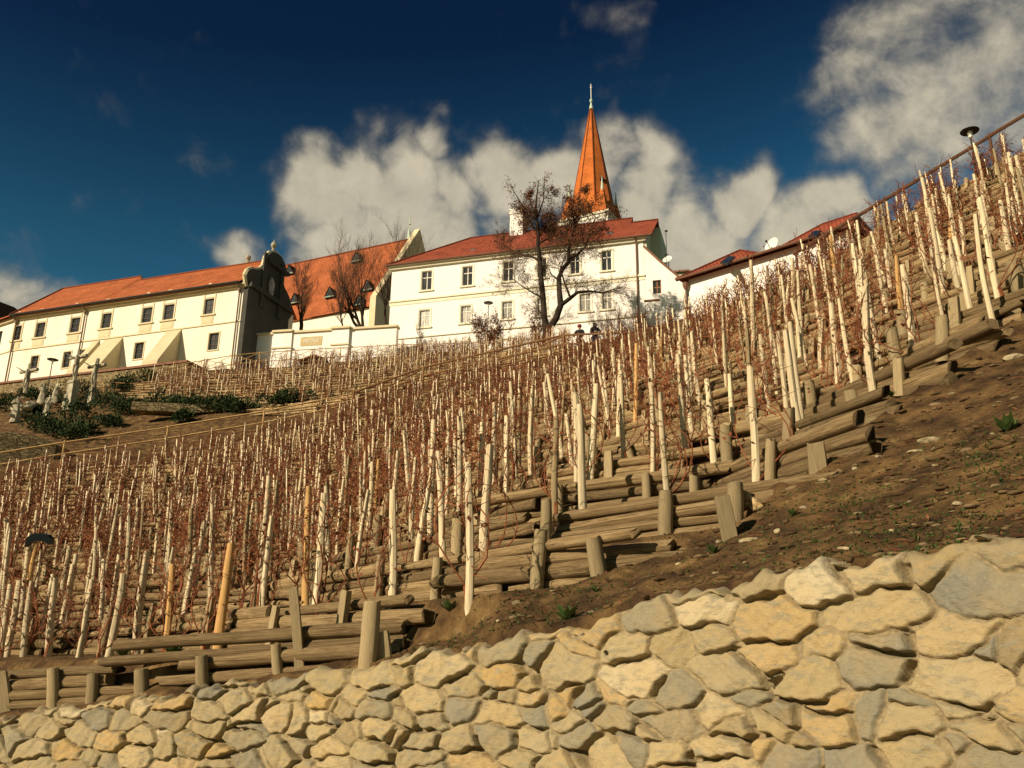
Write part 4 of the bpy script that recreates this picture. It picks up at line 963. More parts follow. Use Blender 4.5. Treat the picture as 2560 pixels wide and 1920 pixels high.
gt = MB(); gt.tube([FB.p(aL-.5, EV-.05, ov+.09), FB.p(aRR, EV-.05, ov+.09)], .1, 6); gt.build('gutter', M['gutter'], WB)
dpx = FB.hit(1591, 620)[0]; dp = MB(); dp.tube([FB.p(dpx, EV-.1, ov), FB.p(dpx, EV-.6, .16), FB.p(dpx, zG, .16)], .075, 6); dp.build('downpipe', M['gutter'], WB)
for (px, py) in ((1182, 627), (1524, 583), (1400, 600)):
    q = FB.hit(px, py, -1.2); vb = MB(); c = FB.p(q[0], q[1]-.1, -1.2); vb.prism([c+np.array([*(FB.u*-.45), 0]), c+np.array([*(FB.u*.45), 0]), c+np.array([*(FB.u*.25), .28]), c+np.array([*(FB.u*-.25), .28])], np.array([*(FB.n*-.5), .3])); vb.build('roof_vent', M['iron'], WB)
# chimney with shadowed flank
c0 = FB.hit(1274, 590, -5)[0]; c1 = FB.hit(1306, 590, -5)[0]; zc0 = FB.hit(1290, 600, -5)[1]-.6; zc1 = FB.hit(1290, 524, -5)[1]; ch = MB()
FB.box(ch, c0, c1, zc0-1.5, zc1, -7.2, -5); FB.box(ch, c0-.1, c1+.1, zc1-.5, zc1-.3, -7.3, -4.9); FB.box(ch, c0-.08, c1+.08, zc1-.002, zc1+.12, -7.28, -4.92)
ch.build('chimney', M['white'], WB)
# grey gable above the lean-to, and the lean-to annexe
GA = thing('annexe', 'white lean-to annexe with slanted parapet and one small square window', 'annexe', FB.p(aR+3, zG))
# wedge wall to the right of the facade
w0 = FB.hit(1612, 620)[0]; pts = [(1611, 617), (1650, 655), (1712, 706), (1712, 900), (1611, 900)]
pp = [FB.hit(*q) for q in pts]; pp[0] = (aR+.02, pp[0][1]); pp[-1] = (aR+.02, zG); pp[3] = (pp[2][0], zG)
hw = rect_from(FB, 1632, 700, 1653, 734)
b = MB()
def slant(a):
    (x0, z0), (x1, z1), (x2, z2) = pp[0], pp[1], pp[2]
    return z0+(z1-z0)*(a-x0)/(x1-x0) if a < x1 else z1+(z2-z1)*(a-x1)/(x2-x1)
xs_ = sorted([pp[0][0], pp[1][0], pp[2][0], hw[0], hw[1]])
for i in range(len(xs_)-1):
    a, c = xs_[i], xs_[i+1]
    inh = hw[0]-1e-6 <= a and c <= hw[1]+1e-6
    if inh:
        b.quad(FB.p(a, zG, .0), FB.p(c, zG, .0), FB.p(c, hw[2], .0), FB.p(a, hw[2], .0)); b.quad(FB.p(a, hw[3], .0), FB.p(c, hw[3], .0), FB.p(c, slant(c), .0), FB.p(a, slant(a), .0))
    else: b.quad(FB.p(a, zG, .0), FB.p(c, zG, .0), FB.p(c, slant(c), .0), FB.p(a, slant(a), .0))
for (A, B) in (((hw[0], hw[2]), (hw[1], hw[2])), ((hw[1], hw[2]), (hw[1], hw[3])), ((hw[1], hw[3]), (hw[0], hw[3])), ((hw[0], hw[3]), (hw[0], hw[2]))):
    b.quad(FB.p(*A, 0), FB.p(*B, 0), FB.p(*B, -.35), FB.p(*A, -.35))
for i in range(3): 
    a, c = pp[i], pp[i+1] if i < 2 else (pp[2][0], zG)
    b.quad(FB.p(*a), FB.p(*c), FB.p(*c, -6), FB.p(*a, -6))
b.build('wall', M['white'], GA, fixn=False)
sash(FB, GA, hw, None, fmat='brownframe', rows=(.5,), cols=1, bar=.1)
cp_ = MB(); cp_.tube([FB.p(*pp[0], .05)+np.array([0, 0, .06]), FB.p(*pp[1], .05)+np.array([0, 0, .06]), FB.p(*pp[2], .05)+np.array([0, 0, .06])], .12, 5); cp_.build('coping', M['coping'], GA)
sl2 = MB(); FB.box(sl2, hw[0]-.9, hw[1]-.2, hw[2]-.75, hw[2]-.6, .003, .12); sl2.build('ledge', M['coping'], GA)
# grey side gable
gp = MB(); q = [FB.hit(1616, 600, -.8), FB.hit(1650, 556, -4.6)]
aG = aR+.06
G_ = [FB.p(aG, slant(aG)-1, -.3), FB.p(aG, EV-.1, -.0), FB.p(aG+.0, zR2-.25, -4.4), FB.p(aG, EV, -2*RO), FB.p(aG, slant(aG)-1, -2*RO)]
gp.prism(G_, np.array([*(FB.u*.25), 0]))
# rear wing whose grey side shows right of the eaves
a1_ = FB.hit(1651, 600, -4)[0]
FB.box(gp, aG+.26, a1_, slant(aG)-3, FB.hit(1650, 568, -4)[1], -9, -4.0)
gp.build('gable_wall', M['grey_render'], GA)

# rooftop antenna, satellite dishes
def dish(px, py, off, d, label, fr=FB, tilt=(-.45, -.75, .5), mast=1.2):
    q = fr.hit(px, py, off); c = fr.p(q[0], q[1], off); r0 = thing('satellite_dish', label, 'satellite dish', c)
    n = np.array(tilt); n = n/np.linalg.norm(n); x = np.cross(n, [0, 0, 1.]); x /= np.linalg.norm(x); y = np.cross(n, x)
    b = MB(); vs = []; fs = []; N2 = 20
    for i in range(5):
        r_ = d/2*(i/4); 
        for k in range(N2): vs.append(c+x*r_*math.cos(2*math.pi*k/N2)+y*r_*math.sin(2*math.pi*k/N2)+n*(.12*d*(i/4)**2))
    for i in range(4):
        for k in range(N2): fs.append((i*N2+k, i*N2+(k+1) % N2, (i+1)*N2+(k+1) % N2, (i+1)*N2+k))
    b.add(vs, fs); b.build('reflector', M['dish'], r0, smooth=True, fixn=False)
    a = MB(); a.tube([c-y*d*.45 if y[2] > 0 else c+y*d*.45, c+n*d*.55], .03, 5); a.tube([c+n*d*.5, c+n*d*.62], .07, 6); a.build('feed_arm', M['iron'], r0)
    m_ = MB(); m_.tube([c-n*.06, c-n*.3, c-n*.3-np.array([0, 0, mast])], .05, 5); m_.build('mast', M['iron'], r0)
dish(1669, 650, -.5, 1.0, 'round white satellite dish above the slanted annexe parapet', mast=1.4)
q = FB.hit(1667, 638, -1.2); AN = thing('antenna', 'thin roof antenna mast rising beside the small satellite dish', 'antenna', FB.p(q[0], q[1]-1, -1.2))
zt = FB.hit(1668, 575, -1.2)[1]; b = MB(); b.tube([FB.p(q[0], q[1]-2.5, -1.2), FB.p(q[0], zt, -1.2)], .035, 5); b.build('mast', M['iron'], AN)
b = MB(); b.tube([FB.p(q[0]-.1, zt-.1, -1.2), FB.p(q[0]+.18, zt-.1, -1.2)], .1, 6); b.tube([FB.p(q[0]-.15, q[1]+.1, -1.2), FB.p(q[0]+.15, q[1]+.1, -1.2)], .06, 5); b.build('aerial', M['iron'], AN)
# small shed roof between annexe and yellow house
SH = thing('shed', 'small lean-to shed with a dark flat roof between annexe and brown-roofed house', 'shed', FB.p(pp[2][0], zG))
s0 = FB.hit(1676, 677, -3); s1 = FB.hit(1737, 683, -3); zs_ = FB.hit(1700, 678, -3)[1]
b = MB(); FB.box(b, s0[0]+.2, s1[0]-.4, zG, zs_-.2, -7, -3); b.build('wall', M['grey_render'], SH); b = MB(); b.prism([FB.p(s0[0], zs_-.19, -2.7), FB.p(s1[0]-.6, zs_-.19, -2.7), FB.p(s1[0], zs_-.6, -2.7), FB.p(s1[0], zs_-.4, -2.7), FB.p(s1[0]-.6, zs_, -2.7), FB.p(s0[0], zs_, -2.7)], np.array([*(FB.n*-4.5), 0])); b.build('roof', M['gutter'], SH)

# ------------------------------------------------------------------ church tower and its spire
TW = thing('church_tower', 'church tower with tall pointed orange tiled spire rising behind the white house', 'church tower', PH(1478, 560, 128)*np.array([1, 1, 0])+np.array([0, 0, 30]))
def tpt(px, py, h=128.0): return PH(px, py, h)
tip = tpt(1478, 266); cx, cy = tip[0], tip[1]; zb_ = tpt(1478, 566)[2]
def radpx(px): # lateral distance of a pixel column at the spire base
    return (tpt(px, 540)[0]-tpt(1478, 540)[0])
rb = 4.15; azc = math.atan2(cx, cy)
b = MB(); N8 = 8; rot = R(6)-azc
base8 = [np.array([cx+rb*math.sin(2*math.pi*k/8+rot), cy-rb*math.cos(2*math.pi*k/8+rot), zb_]) for k in range(8)]
mid8 = [np.array([cx+rb*.80*math.sin(2*math.pi*k/8+rot), cy-rb*.80*math.cos(2*math.pi*k/8+rot), zb_+3.0]) for k in range(8)]
tz = tip[2]; top8 = [np.array([cx+.22*math.sin(2*math.pi*k/8+rot), cy-.22*math.cos(2*math.pi*k/8+rot), tz-.4]) for k in range(8)]
for k in range(8):
    k2 = (k+1) % 8; b.add([base8[k], base8[k2], mid8[k2], mid8[k]], [(0, 1, 2, 3)]); b.add([mid8[k], mid8[k2], top8[k2], top8[k]], [(0, 1, 2, 3)])
b.add(base8, [tuple(range(8))])
uvb(b, 'spire', M['tile_spire'], TW)
rt = MB()
for k in range(8): ridge_tiles(rt, mid8[k], top8[k], .09, .38)
ro_ = rt.build('hip_tiles', M['tile'], TW)
cpb = MB(); cpb.lathe((cx, cy, tz-.5), [(.34, 0), (.2, .7), (.1, 1.2), (.22, 1.35), (.28, 1.55), (.2, 1.75), (.05, 1.85)], 10); cpb.build('spire_cap', M['copper'], TW)
zf = tpt(1478, 210)[2]; fb = MB(); fb.tube([(cx, cy, tz+1), (cx, cy, zf)], .07, 5); fb.cbox((cx, cy, zf-.6), .34, .07, .1); fb.cbox((cx, cy, zf-.35), .08, .08, .7); fb.build('finial_cross', M['dish'], TW)
# square tower body below with corner pinnacles
hb = 4.15; ang = R(-23)-azc
def sq(dx, dy, z, r_=hb): 
    return np.array([cx+(dx*math.cos(ang)-dy*math.sin(ang))*r_, cy+(dx*math.sin(ang)+dy*math.cos(ang))*r_, z])
zcn = zb_-.15
b = MB(); cs = [(-1, -1), (1, -1), (1, 1), (-1, 1)]
b.prism([sq(x, y, zcn-18) for x, y in cs], (0, 0, 18)); b.build('tower_wall', M['white'], TW)
b = MB(); b.prism([sq(x, y, zcn-.35, hb*1.05) for x, y in cs], (0, 0, .35)); b.prism([sq(x, y, zcn-.9, hb*1.02) for x, y in cs], (0, 0, .2)); b.build('tower_cornice', M['white_trim'], TW)
for (x, y), th_ in zip(cs, (548, 0, 0, 0)):
    pz = 7.4; r_ = .42
    c = sq(x, y, zb_, hb*.66); b = MB()
    q4 = [np.array([c[0]+(dx*math.cos(ang)-dy*math.sin(ang))*1.05, c[1]+(dx*math.sin(ang)+dy*math.cos(ang))*1.05, zb_-.1]) for dx, dy in cs]
    apex = np.array([c[0], c[1], zb_+pz*.72])
    for k in range(4): b.add([q4[k], q4[(k+1) % 4], apex], [(0, 1, 2)])
    pn = uvb(b, 'pinnacle', M['tile_spire'], TW)
    t2 = MB(); t2.lathe((c[0], c[1], zb_+pz*.55), [(.29, 0), (.16, 1.0), (.02, 2.6)], 6); tip_ = t2.build('pinnacle_tip', M['copper'], pn)
# small dormer vents
for (px, py) in ((1476, 335), (1505, 469)):
    c = tpt(px, py); v = np.array([-math.sin(azc), -math.cos(azc), 0]); rr_ = (tz-c[2])/(tz-zb_-3)*rb*.8; c = np.array([c[0], c[1], c[2]])+v*(rr_*.9); xx = np.array([math.cos(azc), -math.sin(azc), 0])
    b = MB(); b.prism([c-xx*.35, c+xx*.35, c+np.array([0, 0, .8])], -v*.9); b.build('spire_vent', M['tile_black'], TW)

# ------------------------------------------------------------------ church nave
FN = facade_frame((715, 803), (940, 762), 112)
NV = thing('church_nave', 'large church nave with steep orange tiled roof and small triangular dormers', 'church', FN.p(0, 30))
e0 = FN.hit(690, 806); e1 = FN.hit(960, 758); zE2 = (FN.hit(715, 803)[1]+FN.hit(940, 762)[1])/2
RO2 = 8.5; g0 = FN.hit(640, 668, -RO2); g1 = FN.hit(1031, 603, -RO2); zR3 = (FN.hit(708, 660, -RO2)[1]+g1[1])/2
aN0 = e0[0]-8; b = MB(); aT = g1[0]
E0_, E1_, Q1, Q0 = FN.p(aN0, zE2, .4), FN.p(aT, zE2, .4), FN.p(aT, zR3, -RO2), FN.p(aN0, zR3, -RO2)
b.add([E0_, E1_, Q1, Q0], [(0, 1, 2, 3)]); b.add([Q0, Q1, FN.p(aT, zE2, -2*RO2-.4), FN.p(aN0, zE2, -2*RO2-.4)], [(0, 1, 2, 3)]); b.add([E0_, E1_, E1_-np.array([0, 0, .25]), E0_-np.array([0, 0, .25])], [(0, 1, 2, 3)])
uvb(b, 'roof', M['tile'], NV)
b = MB(); ridge_tiles(b, Q0, Q1, .16, .45); b.build('ridge_tiles', M['tile'], NV)
b = MB(); FN.box(b, aN0, aT, zE2-14, zE2-.25, -2*RO2, 0); b.build('wall', M['cream'], NV)
# gable parapets at the right end: raised strip following the slope
b = MB(); sl_ = np.array([*(FN.n*(RO2+.4)), -(zR3-zE2)]); 
top = FN.p(aT, zR3+1.6, -RO2-.4); bot = FN.p(aT, zE2-.2, .9); ubv = np.array([*(FN.u*.9), 0])
b.prism([top, bot+np.array([0, 0, 1.0]), bot-np.array([0, 0, 12]), FN.p(aT, zE2-12, -2*RO2-.9), FN.p(aT, zE2+.6, -2*RO2-.9)], ubv)
b.build('gable_parapet', M['cream_trim'], NV)
def roofpt(px, py):
    """meet the front roof slope of the nave"""
    v = ray(px, py); n_ = np.cross(E1_-E0_, Q0-E0_); t = (E0_@n_)/(v@n_); return v*t
for (px, py) in ((726, 687), (893, 656), (739, 760), (827, 745), (921, 728), (900, 765)):
    c = roofpt(px, py); u3 = np.array([*FN.u, 0]); n3 = np.array([*FN.n, 0]); b = MB(); w = .85
    f0, f1, f2 = c-u3*w+n3*.5, c+u3*w+n3*.5, c+n3*.55+np.array([0, 0, 1.5]); bk = c-n3*1.2+np.array([0, 0, 1.5])
    b.add([f0, f2, bk, c-u3*w-n3*.4], [(0, 1, 2, 3)]); b.add([f1, f2, bk, c+u3*w-n3*.4], [(0, 1, 2, 3)])
    dm = uvb(b, 'dormer', M['copper'] if False else M['tile_black'], NV); b = MB(); b.add([f0-n3*.1, f1-n3*.1, f2-n3*.1], [(0, 1, 2)]); b.build('dormer_window', M['glass'], dm)
    b = MB(); b.tube([f0, f1], .09, 4); b.build('dormer_sill', M['copper'], dm)
b = MB(); q = FN.hit(1034, 600, -RO2); pz_ = FN.p(aT-.6, zR3, -RO2); b.tube([pz_, pz_+np.array([0, 0, 3.6])], .07, 5); b.lathe(pz_+np.array([0, 0, 0]), [(.3, 0), (.12, 1.6), (.05, 1.7)], 8); b.lathe(pz_+np.array([0, 0, 2.2]), [(.05, 0), (.24, .2), (.05, .42)], 8); b.build('ridge_finial', M['copper'], NV)

# ------------------------------------------------------------------ cream monastery wing on the left
FA = facade_frame((33, 877), (596, 803), 95)
pa = lambda x, y, off=0: FA.hit(x, y, off)
bL = pa(34, 840)[0]; bR = pa(603, 780)[0]; zAE = (pa(36, 790)[1]+pa(598, 712)[1])/2; zAS = (pa(33, 877)[1]+pa(596, 803)[1])/2; zAG = pa(300, 928)[1]; zAB = zAG-6
CW = thing('monastery_wing', 'long cream building with red roof and dark windows under pale pediments', 'monastery building', FA.p((bL+bR)/2, zAB))
upA = [(34, 820, 51, 856), (90, 808, 111, 844), (177, 793, 199, 830), (255, 783, 277, 820), (356, 769, 379, 807), (410, 761, 434, 799), (511, 750, 533, 788)]
loA = [(76, 894, 94, 930), (158, 880, 176, 914), (336, 857, 358, 897), (522, 833, 546, 874), (202, 874, 218, 890)]
HA = [rect_from(FA, *w) for w in upA]; zu0 = np.median([m[2] for m in HA]); zu1 = np.median([m[3] for m in HA]); HA = [(m[0], m[1], zu0, zu1) for m in HA]
HA2 = [rect_from(FA, *w) for w in loA]; zl0 = np.median([m[2] for m in HA2[:4]]); zl1 = np.median([m[3] for m in HA2[:4]]); HA2 = [(m[0], m[1], zl0, zl1) for m in HA2]
b = MB(); wall_holes(FA, b, bL, bR, zAB, zAE, HA+HA2)
FE = Frame(FA.p(bR, 0), FA.n)      # end wall plane, runs back from the corner
dE = 9.6
b.quad(FA.p(bR, zAB), FA.p(bR, zAE), FA.p(bR, zAE, -dE), FA.p(bR, zAB, -dE)); b.quad(FA.p(bL-30, zAB, -dE), FA.p(bR, zAB, -dE), FA.p(bR, zAE, -dE), FA.p(bL-30, zAE, -dE))
b.build('wall', M['cream'], CW, fixn=False)
for h in HA+HA2: sash(FA, CW, h, None, fmat='darkframe', rows=(.33, .66), cols=1, bar=.06)
for i, h in enumerate(HA):
    s_ = MB(); w = h[1]-h[0]; c = (h[0]+h[1])/2
    FA.box(s_, h[0]-.22, h[0]-.05, h[2], h[3]+.5, .003, .06); FA.box(s_, h[1]+.05, h[1]+.22, h[2], h[3]+.5, .003, .06); FA.box(s_, h[0]-.05, h[1]+.05, h[3]+.08, h[3]+.2, .003, .05)
    FA.box(s_, h[0]-.4, h[1]+.4, h[2]-.16, h[2], -.1, .16); FA.box(s_, h[0]-.2, h[1]+.2, h[2]-1.15, h[2]-.25, .003, .045); FA.box(s_, h[0]-.05, h[1]+.05, h[2]-1.0, h[2]-.4, .046, .07)
    zz = h[3]+.75; FA.box(s_, h[0]-.45, h[1]+.45, zz, zz+.13, .003, .24)
    if i % 2: arch = [(c-w/2-.45+(w+.9)*k/10, zz+.13+.62*math.sin(math.pi*k/10)**.8) for k in range(11)]
    else: arch = [(h[0]-.45, zz+.13), (c, zz+.85), (h[1]+.45, zz+.13)]
    for k in range(len(arch)-1):
        (x0, z0), (x1, z1) = arch[k], arch[k+1]; FA.poly(s_, [(x0, z0), (x1, z1), (x1, z1+.16), (x0, z0+.16)], .003, .26)
    s_.build('window_surround', M['cream_trim'], CW)
for h in HA2:
    s_ = MB(); FA.box(s_, h[0]-.14, h[0]-.01, h[2], h[3], .003, .05); FA.box(s_, h[1]+.01, h[1]+.14, h[2], h[3], .003, .05); FA.box(s_, h[0]-.14, h[1]+.14, h[3]+.01, h[3]+.14, .003, .05); FA.box(s_, h[0]-.14, h[1]+.14, h[2]-.14, h[2]-.01, .003, .08); s_.build('window_surround', M['cream_trim'], CW)
t_ = MB(); FA.box(t_, bL, bR+.1, zAS-.06, zAS+.08, .003, .10); FA.box(t_, bL, bR+.15, zAE-.55, zAE-.3, .003, .2); FA.box(t_, bL, bR+.2, zAE-.3, zAE-.1, .003, .42)
t_.build('cornice', M['cream_trim'], CW)
# left bay, turned slightly away
pc = FA.p(bL, 0); q2 = PH(-120, 905, 128); FA2 = Frame(pc, pc[:2]-q2[:2])
b = MB(); LA = [rect_from(FA2, -6, 830, 3, 868)]; LA = [(LA[0][0]-.9, LA[0][1], zu0, zu1)]
wall_holes(FA2, b, -16, 0, zAB, zAE, LA); b.build('side_wall', M['cream'], CW, fixn=False); sash(FA2, CW, LA[0], None, fmat='darkframe', rows=(.33, .66), cols=1, bar=.06)
t_ = MB(); FA2.box(t_, -16, 0, zAS-.06, zAS+.08, .003, .1); FA2.box(t_, -16, 0, zAE-.55, zAE-.1, .003, .35); t_.build('side_cornice', M['cream_trim'], CW)
# roof
RA = 5.2; k0 = FA.hit(151, 719, -RA); k1 = FA.hit(641, 658, -RA); zRA = (FA.hit(400, 691, -RA)[1]+k1[1])/2; ova = .75
ZE_ = zAE-.08; b = MB(); aj = FA.hit(346, 693, -RA)[0]
E0a, E1a = FA.p(bL-.3, ZE_, ova), FA.p(bR-.1, ZE_, ova); Pk = FA.p(k0[0], zRA+.75, -RA-.5); Rj0 = FA.p(aj, zRA+.75, -RA-.5); Rj1 = FA.p(aj+.5, zRA, -RA); Re = FA.p(bR-.3, zRA, -RA)
Ej = FA.p(aj+.4, ZE_, ova)
b.add([E0a, Ej, Rj0, Pk], [(0, 1, 2, 3)]); b.add([Ej, E1a, Re, Rj1], [(0, 1, 2, 3)]); b.add([Ej, Rj1, Rj0], [(0, 1, 2)])
Bk0, Bk1 = FA.p(bL-6, ZE_, -dE-2), FA.p(bR-.1, ZE_, -dE-1)
b.add([Pk, Rj0, FA.p(aj, ZE_, -dE-1), Bk0], [(0, 1, 2, 3)]); b.add([Rj1, Re, Bk1, FA.p(aj, ZE_, -dE-1)], [(0, 1, 2, 3)])
Lw = FA2.p(-16, ZE_, ova); b.add([E0a, Pk, FA2.p(-16, ZE_+2.0, -6), Lw], [(0, 1, 2, 3)])
b.add([Pk, Bk0, FA2.p(-16, ZE_+2.0, -6)], [(0, 1, 2)])
b.add([E0a, E1a, E1a-np.array([0, 0, .16]), E0a-np.array([0, 0, .16])], [(0, 1, 2, 3)]); b.add([Lw, E0a, E0a-np.array([0, 0, .16]), Lw-np.array([0, 0, .16])], [(0, 1, 2, 3)])
uvb(b, 'roof', M['tile'], CW)
for p_, q_ in ((Pk, Rj0), (Rj1, Re), (E0a+np.array([0, 0, .05]), Pk)):
    b = MB(); ridge_tiles(b, p_, q_, .14); b.build('ridge_tiles', M['tile'], CW)
b = MB(); b.tube([E0a+np.array([*(FA.n*.08), -.04]), E1a+np.array([*(FA.n*.08), -.04])], .11, 6); b.build('gutter', M['iron'], CW)
for (px, py0) in ((218, 765), (592, 712), (30, 800)):
    a = FA.hit(px, py0)[0]
    if px == 30: a = bL+.15
    if px == 592: a = bR-.45
    b = MB(); b.tube([FA.p(a, ZE_-.05, ova), FA.p(a+.1, ZE_-.75, .2), FA.p(a+.1, zAB, .2)], .085, 6); b.lathe(FA.p(a+.1, ZE_-1.0, .2), [(.1, 0), (.2, .25), (.2, .4), (.1, .45)], 8); b.build('downpipe', M['downpipe'], CW)
q = FA.hit(631, 650, -RA); b = MB(); c = FA.p(q[0]-.6, zRA, -RA); b.lathe(c, [(.22, 0), (.22, .3), (.14, .4), (.3, .6), (.34, .8), (.2, 1.05), (.05, 1.15)], 8); b.build('ridge_finial', M['stonecarve'], CW)
# shaded baroque gable on the end wall
def ge(px, py): return FE.hit(px, py)
out_px = [(603, 712), (606, 690), (612, 677), (621, 673), (632, 676), (643, 674), (651, 667), (655, 654), (655, 650), (660, 640), (668, 633), (676, 632), (686, 637), (695, 646), (702, 661), (706, 676), (705, 688), (694, 690), (695, 700), (702, 722), (712, 742), (717, 760), (714, 778), (719, 790), (711, 800)]
P_ = [ge(*q) for q in out_px]
uE = np.array([*FE.u, 0]); nE = np.array([*(FA.u), 0])
# direction check: FE coordinate grows away from the facade or toward it
z_low = zAB
ring_ = [np.array([*(FE.o+FE.u*a), z]) for a, z in P_]
far = ring_[-1]; near_ = FA.p(bR, ring_[0][2]); ring_ = [near_]+ring_[1:]
poly_ = ring_+[np.array([far[0], far[1], z_low]), FA.p(bR, z_low)]
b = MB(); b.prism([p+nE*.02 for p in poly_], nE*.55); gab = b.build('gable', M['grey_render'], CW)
m_g = material('gable_painted_shade', (0.060, 0.057, 0.05), [(0.08, 0.075, 0.065)], 1, 0.9); gab.data.materials.clear(); gab.data.materials.append(m_g)  # cream wall coloured near black: the gable's shade is painted into its base colour
cpm = MB()
for i in range(len(ring_)-1):
    p, q = ring_[i]+nE*-.05, ring_[i+1]+nE*-.05; d = (q-p)/np.linalg.norm(q-p)
    cpm.tube([p-d*.02+nE*.33, q+d*.02+nE*.33], .26, 6)
cpm.build('gable_coping', M['cream_trim'], gab)
c0_, c1_ = ge(655, 652), ge(706, 688); b = MB()
p, q = np.array([*(FE.o+FE.u*c0_[0]), c0_[1]]), np.array([*(FE.o+FE.u*c1_[0]), c1_[1]]); zz_ = min(p[2], q[2])
b.prism([np.array([p[0], p[1], p[2]-.25])+nE*.5, np.array([q[0], q[1], p[2]-.25])+nE*.5, np.array([q[0], q[1], p[2]+.15])+nE*.5, np.array([p[0], p[1], p[2]+.15])+nE*.5], nE*.5)
zt2 = ge(612, 712)[1]; zt2 = FA.hit(603, 712)[1]
e_far = np.array([far[0], far[1]]); b.prism([FA.p(bR, zt2-.3)+nE*.5, np.array([*e_far, zt2-.3])+nE*.5, np.array([*e_far, zt2+.2])+nE*.5, FA.p(bR, zt2+.2)+nE*.5], nE*.45)
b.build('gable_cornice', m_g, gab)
# oval niche and its pilasters
cc_ = ge(668, 718); b = MB(); vs = []
cen = np.array([*(FE.o+FE.u*cc_[0]), cc_[1]])+nE*.58
b.tube([cen+uE*.75*math.cos(t)+np.array([0, 0, 1.25*math.sin(t)]) for t in np.linspace(0, 2*math.pi, 25)], .14, 5, cap=False)
for s_ in (-1.7, 1.7): b.prism([cen+uE*(s_-.3)-np.array([0, 0, 3.2]), cen+uE*(s_+.3)-np.array([0, 0, 3.2]), cen+uE*(s_+.3)+np.array([0, 0, 3.3]), cen+uE*(s_-.3)+np.array([0, 0, 3.3])], nE*.16)
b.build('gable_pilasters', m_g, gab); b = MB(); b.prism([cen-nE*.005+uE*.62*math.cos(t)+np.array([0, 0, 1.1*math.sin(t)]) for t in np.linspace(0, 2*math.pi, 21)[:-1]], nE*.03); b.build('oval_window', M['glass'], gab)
tp_ = ge(677, 631); b = MB(); c = np.array([*(FE.o+FE.u*tp_[0]), tp_[1]])+nE*.3; b.lathe(c, [(.2, 0), (.2, .3), (.12, .4), (.34, .75), (.3, 1.0), (.1, 1.25), (.03, 1.5)], 8); b.build('gable_finial', M['stonecarve'], gab)
# sloping buttresses
def buttress(toplx, toply, toprx, topry, botlx, botly, botrx, botry, label=None):
    zt = (FA.hit(toplx, toply)[1]+FA.hit(toprx, topry)[1])/2; zt = min(zt, zAS-.02)
    a0 = FA.hit(toplx, toply)[0]; a1 = FA.hit(toprx, topry)[0]; out = 3.0; zb = zAG-.5
    b = MB(); z_ = zt
    zl = zb-2.5
    p = [FA.p(a0, z_, .003), FA.p(a1, z_, .003), FA.p(a1, zl, .003), FA.p(a0, zl, .003), FA.p(a0, zb, out), FA.p(a1, zb, out), FA.p(a0, zl, out), FA.p(a1, zl, out)]
    b.add(p, [(0, 1, 5, 4), (0, 4, 6, 3), (1, 2, 7, 5), (3, 6, 7, 2), (4, 5, 7, 6)])
    o = b.build('buttress', M['butt'], CW); return o
M['butt'] = material('buttress_render', (0.55, 0.47, 0.30), [(0.62, 0.54, 0.35)], 1.2, 0.9, 0.01, 6)
buttress(418, 822, 455, 818, 0, 0, 0, 0); buttress(262, 850, 308, 842, 0, 0, 0, 0); buttress(234, 852, 250, 850, 0, 0, 0, 0)
# stone retaining wall with brick coping under the wing
RW = thing('retaining_wall', 'rough stone retaining wall with brick coping under the cream building', 'stone wall', FA.p(bL, zAG-3, 3.2))
FW_ = FA.off(3.3); a0 = FW_.hit(-160, 990)[0]; a1 = FW_.hit(468, 905)[0]; zt3 = (FW_.hit(0, 962)[1]+FW_.hit(465, 905)[1])/2
b = MB(); FW_.box(b, a0, a1, zt3-8, zt3, -3.4, 0); b.build('wall', M['masonry'], RW); b = MB(); FW_.box(b, a0-.1, a1+.1, zt3+.003, zt3+.22, -3.35, .16); b.build('coping', M['coping'], RW)
# dark roof edge further left
DR = thing('distant_roof', 'dark roof corner of a building behind the cream wing at the left edge', 'roof', PH(-40, 800, 125)); b = MB(); p = [PH(-60, 840, 125), PH(45, 790, 125), PH(36, 768, 125), PH(-6, 752, 125), PH(-60, 735, 125)]; b.prism(p, (0, 8, 0)); b.build('roof', M['tile_black'], DR)

# ------------------------------------------------------------------ garden wall with inscription panel
FG = facade_frame((604, 836), (975, 812), 90.5)
GW = thing('garden_wall', 'plain white garden wall with pilasters and a lettered panel between two buildings', 'wall', FG.p(-8, zG))
zt = (FG.hit(604, 834)[1]+FG.hit(970, 816)[1])/2; b = MB()
segs = [(590, 686, 834.5, 0), (686, 732, 828, .3), (732, 832, 826, .12), (832, 874, 819, .3), (874, 990, 816, 0)]
cpb = MB(); wl = MB()
for (x0, x1, yt, o_) in segs:
    a0, a1 = FG.hit(x0, 850)[0], FG.hit(x1, 850)[0]; z_ = FG.hit((x0+x1)/2, yt)[1]-.02
    FG.box(wl, a0, a1, zG, z_-.22, -.7, o_); FG.box(cpb, a0-.12, a1+.12, z_-.22, z_, -.8, o_+.22)
    if o_ == .3: FG.box(cpb, a0-.1, a1+.1, z_-2.05, z_-1.9, o_-.05, o_+.12)
wl.build('wall', M['white'], GW); cpb.build('coping', M['cream_trim'], GW)
r_ = rect_from(FG, 753, 843, 806, 865); pb = MB(); FG.box(pb, r_[0], r_[1], r_[2], r_[3], .1, .16); m_p = material('sign_panel', (0.52, 0.40, 0.20), [(0.58, 0.46, 0.25)], 2, 0.8); sg = pb.build('sign_panel', m_p, GW)
cu = bpy.data.curves.new('lettering', 'FONT'); cu.body = 'MBTYKX'; cu.size = .62; cu.extrude = .01; cu.align_x = 'CENTER'; cu.align_y = 'CENTER'; tmp = bpy.data.objects.new('t', cu); C.objects.link(tmp)
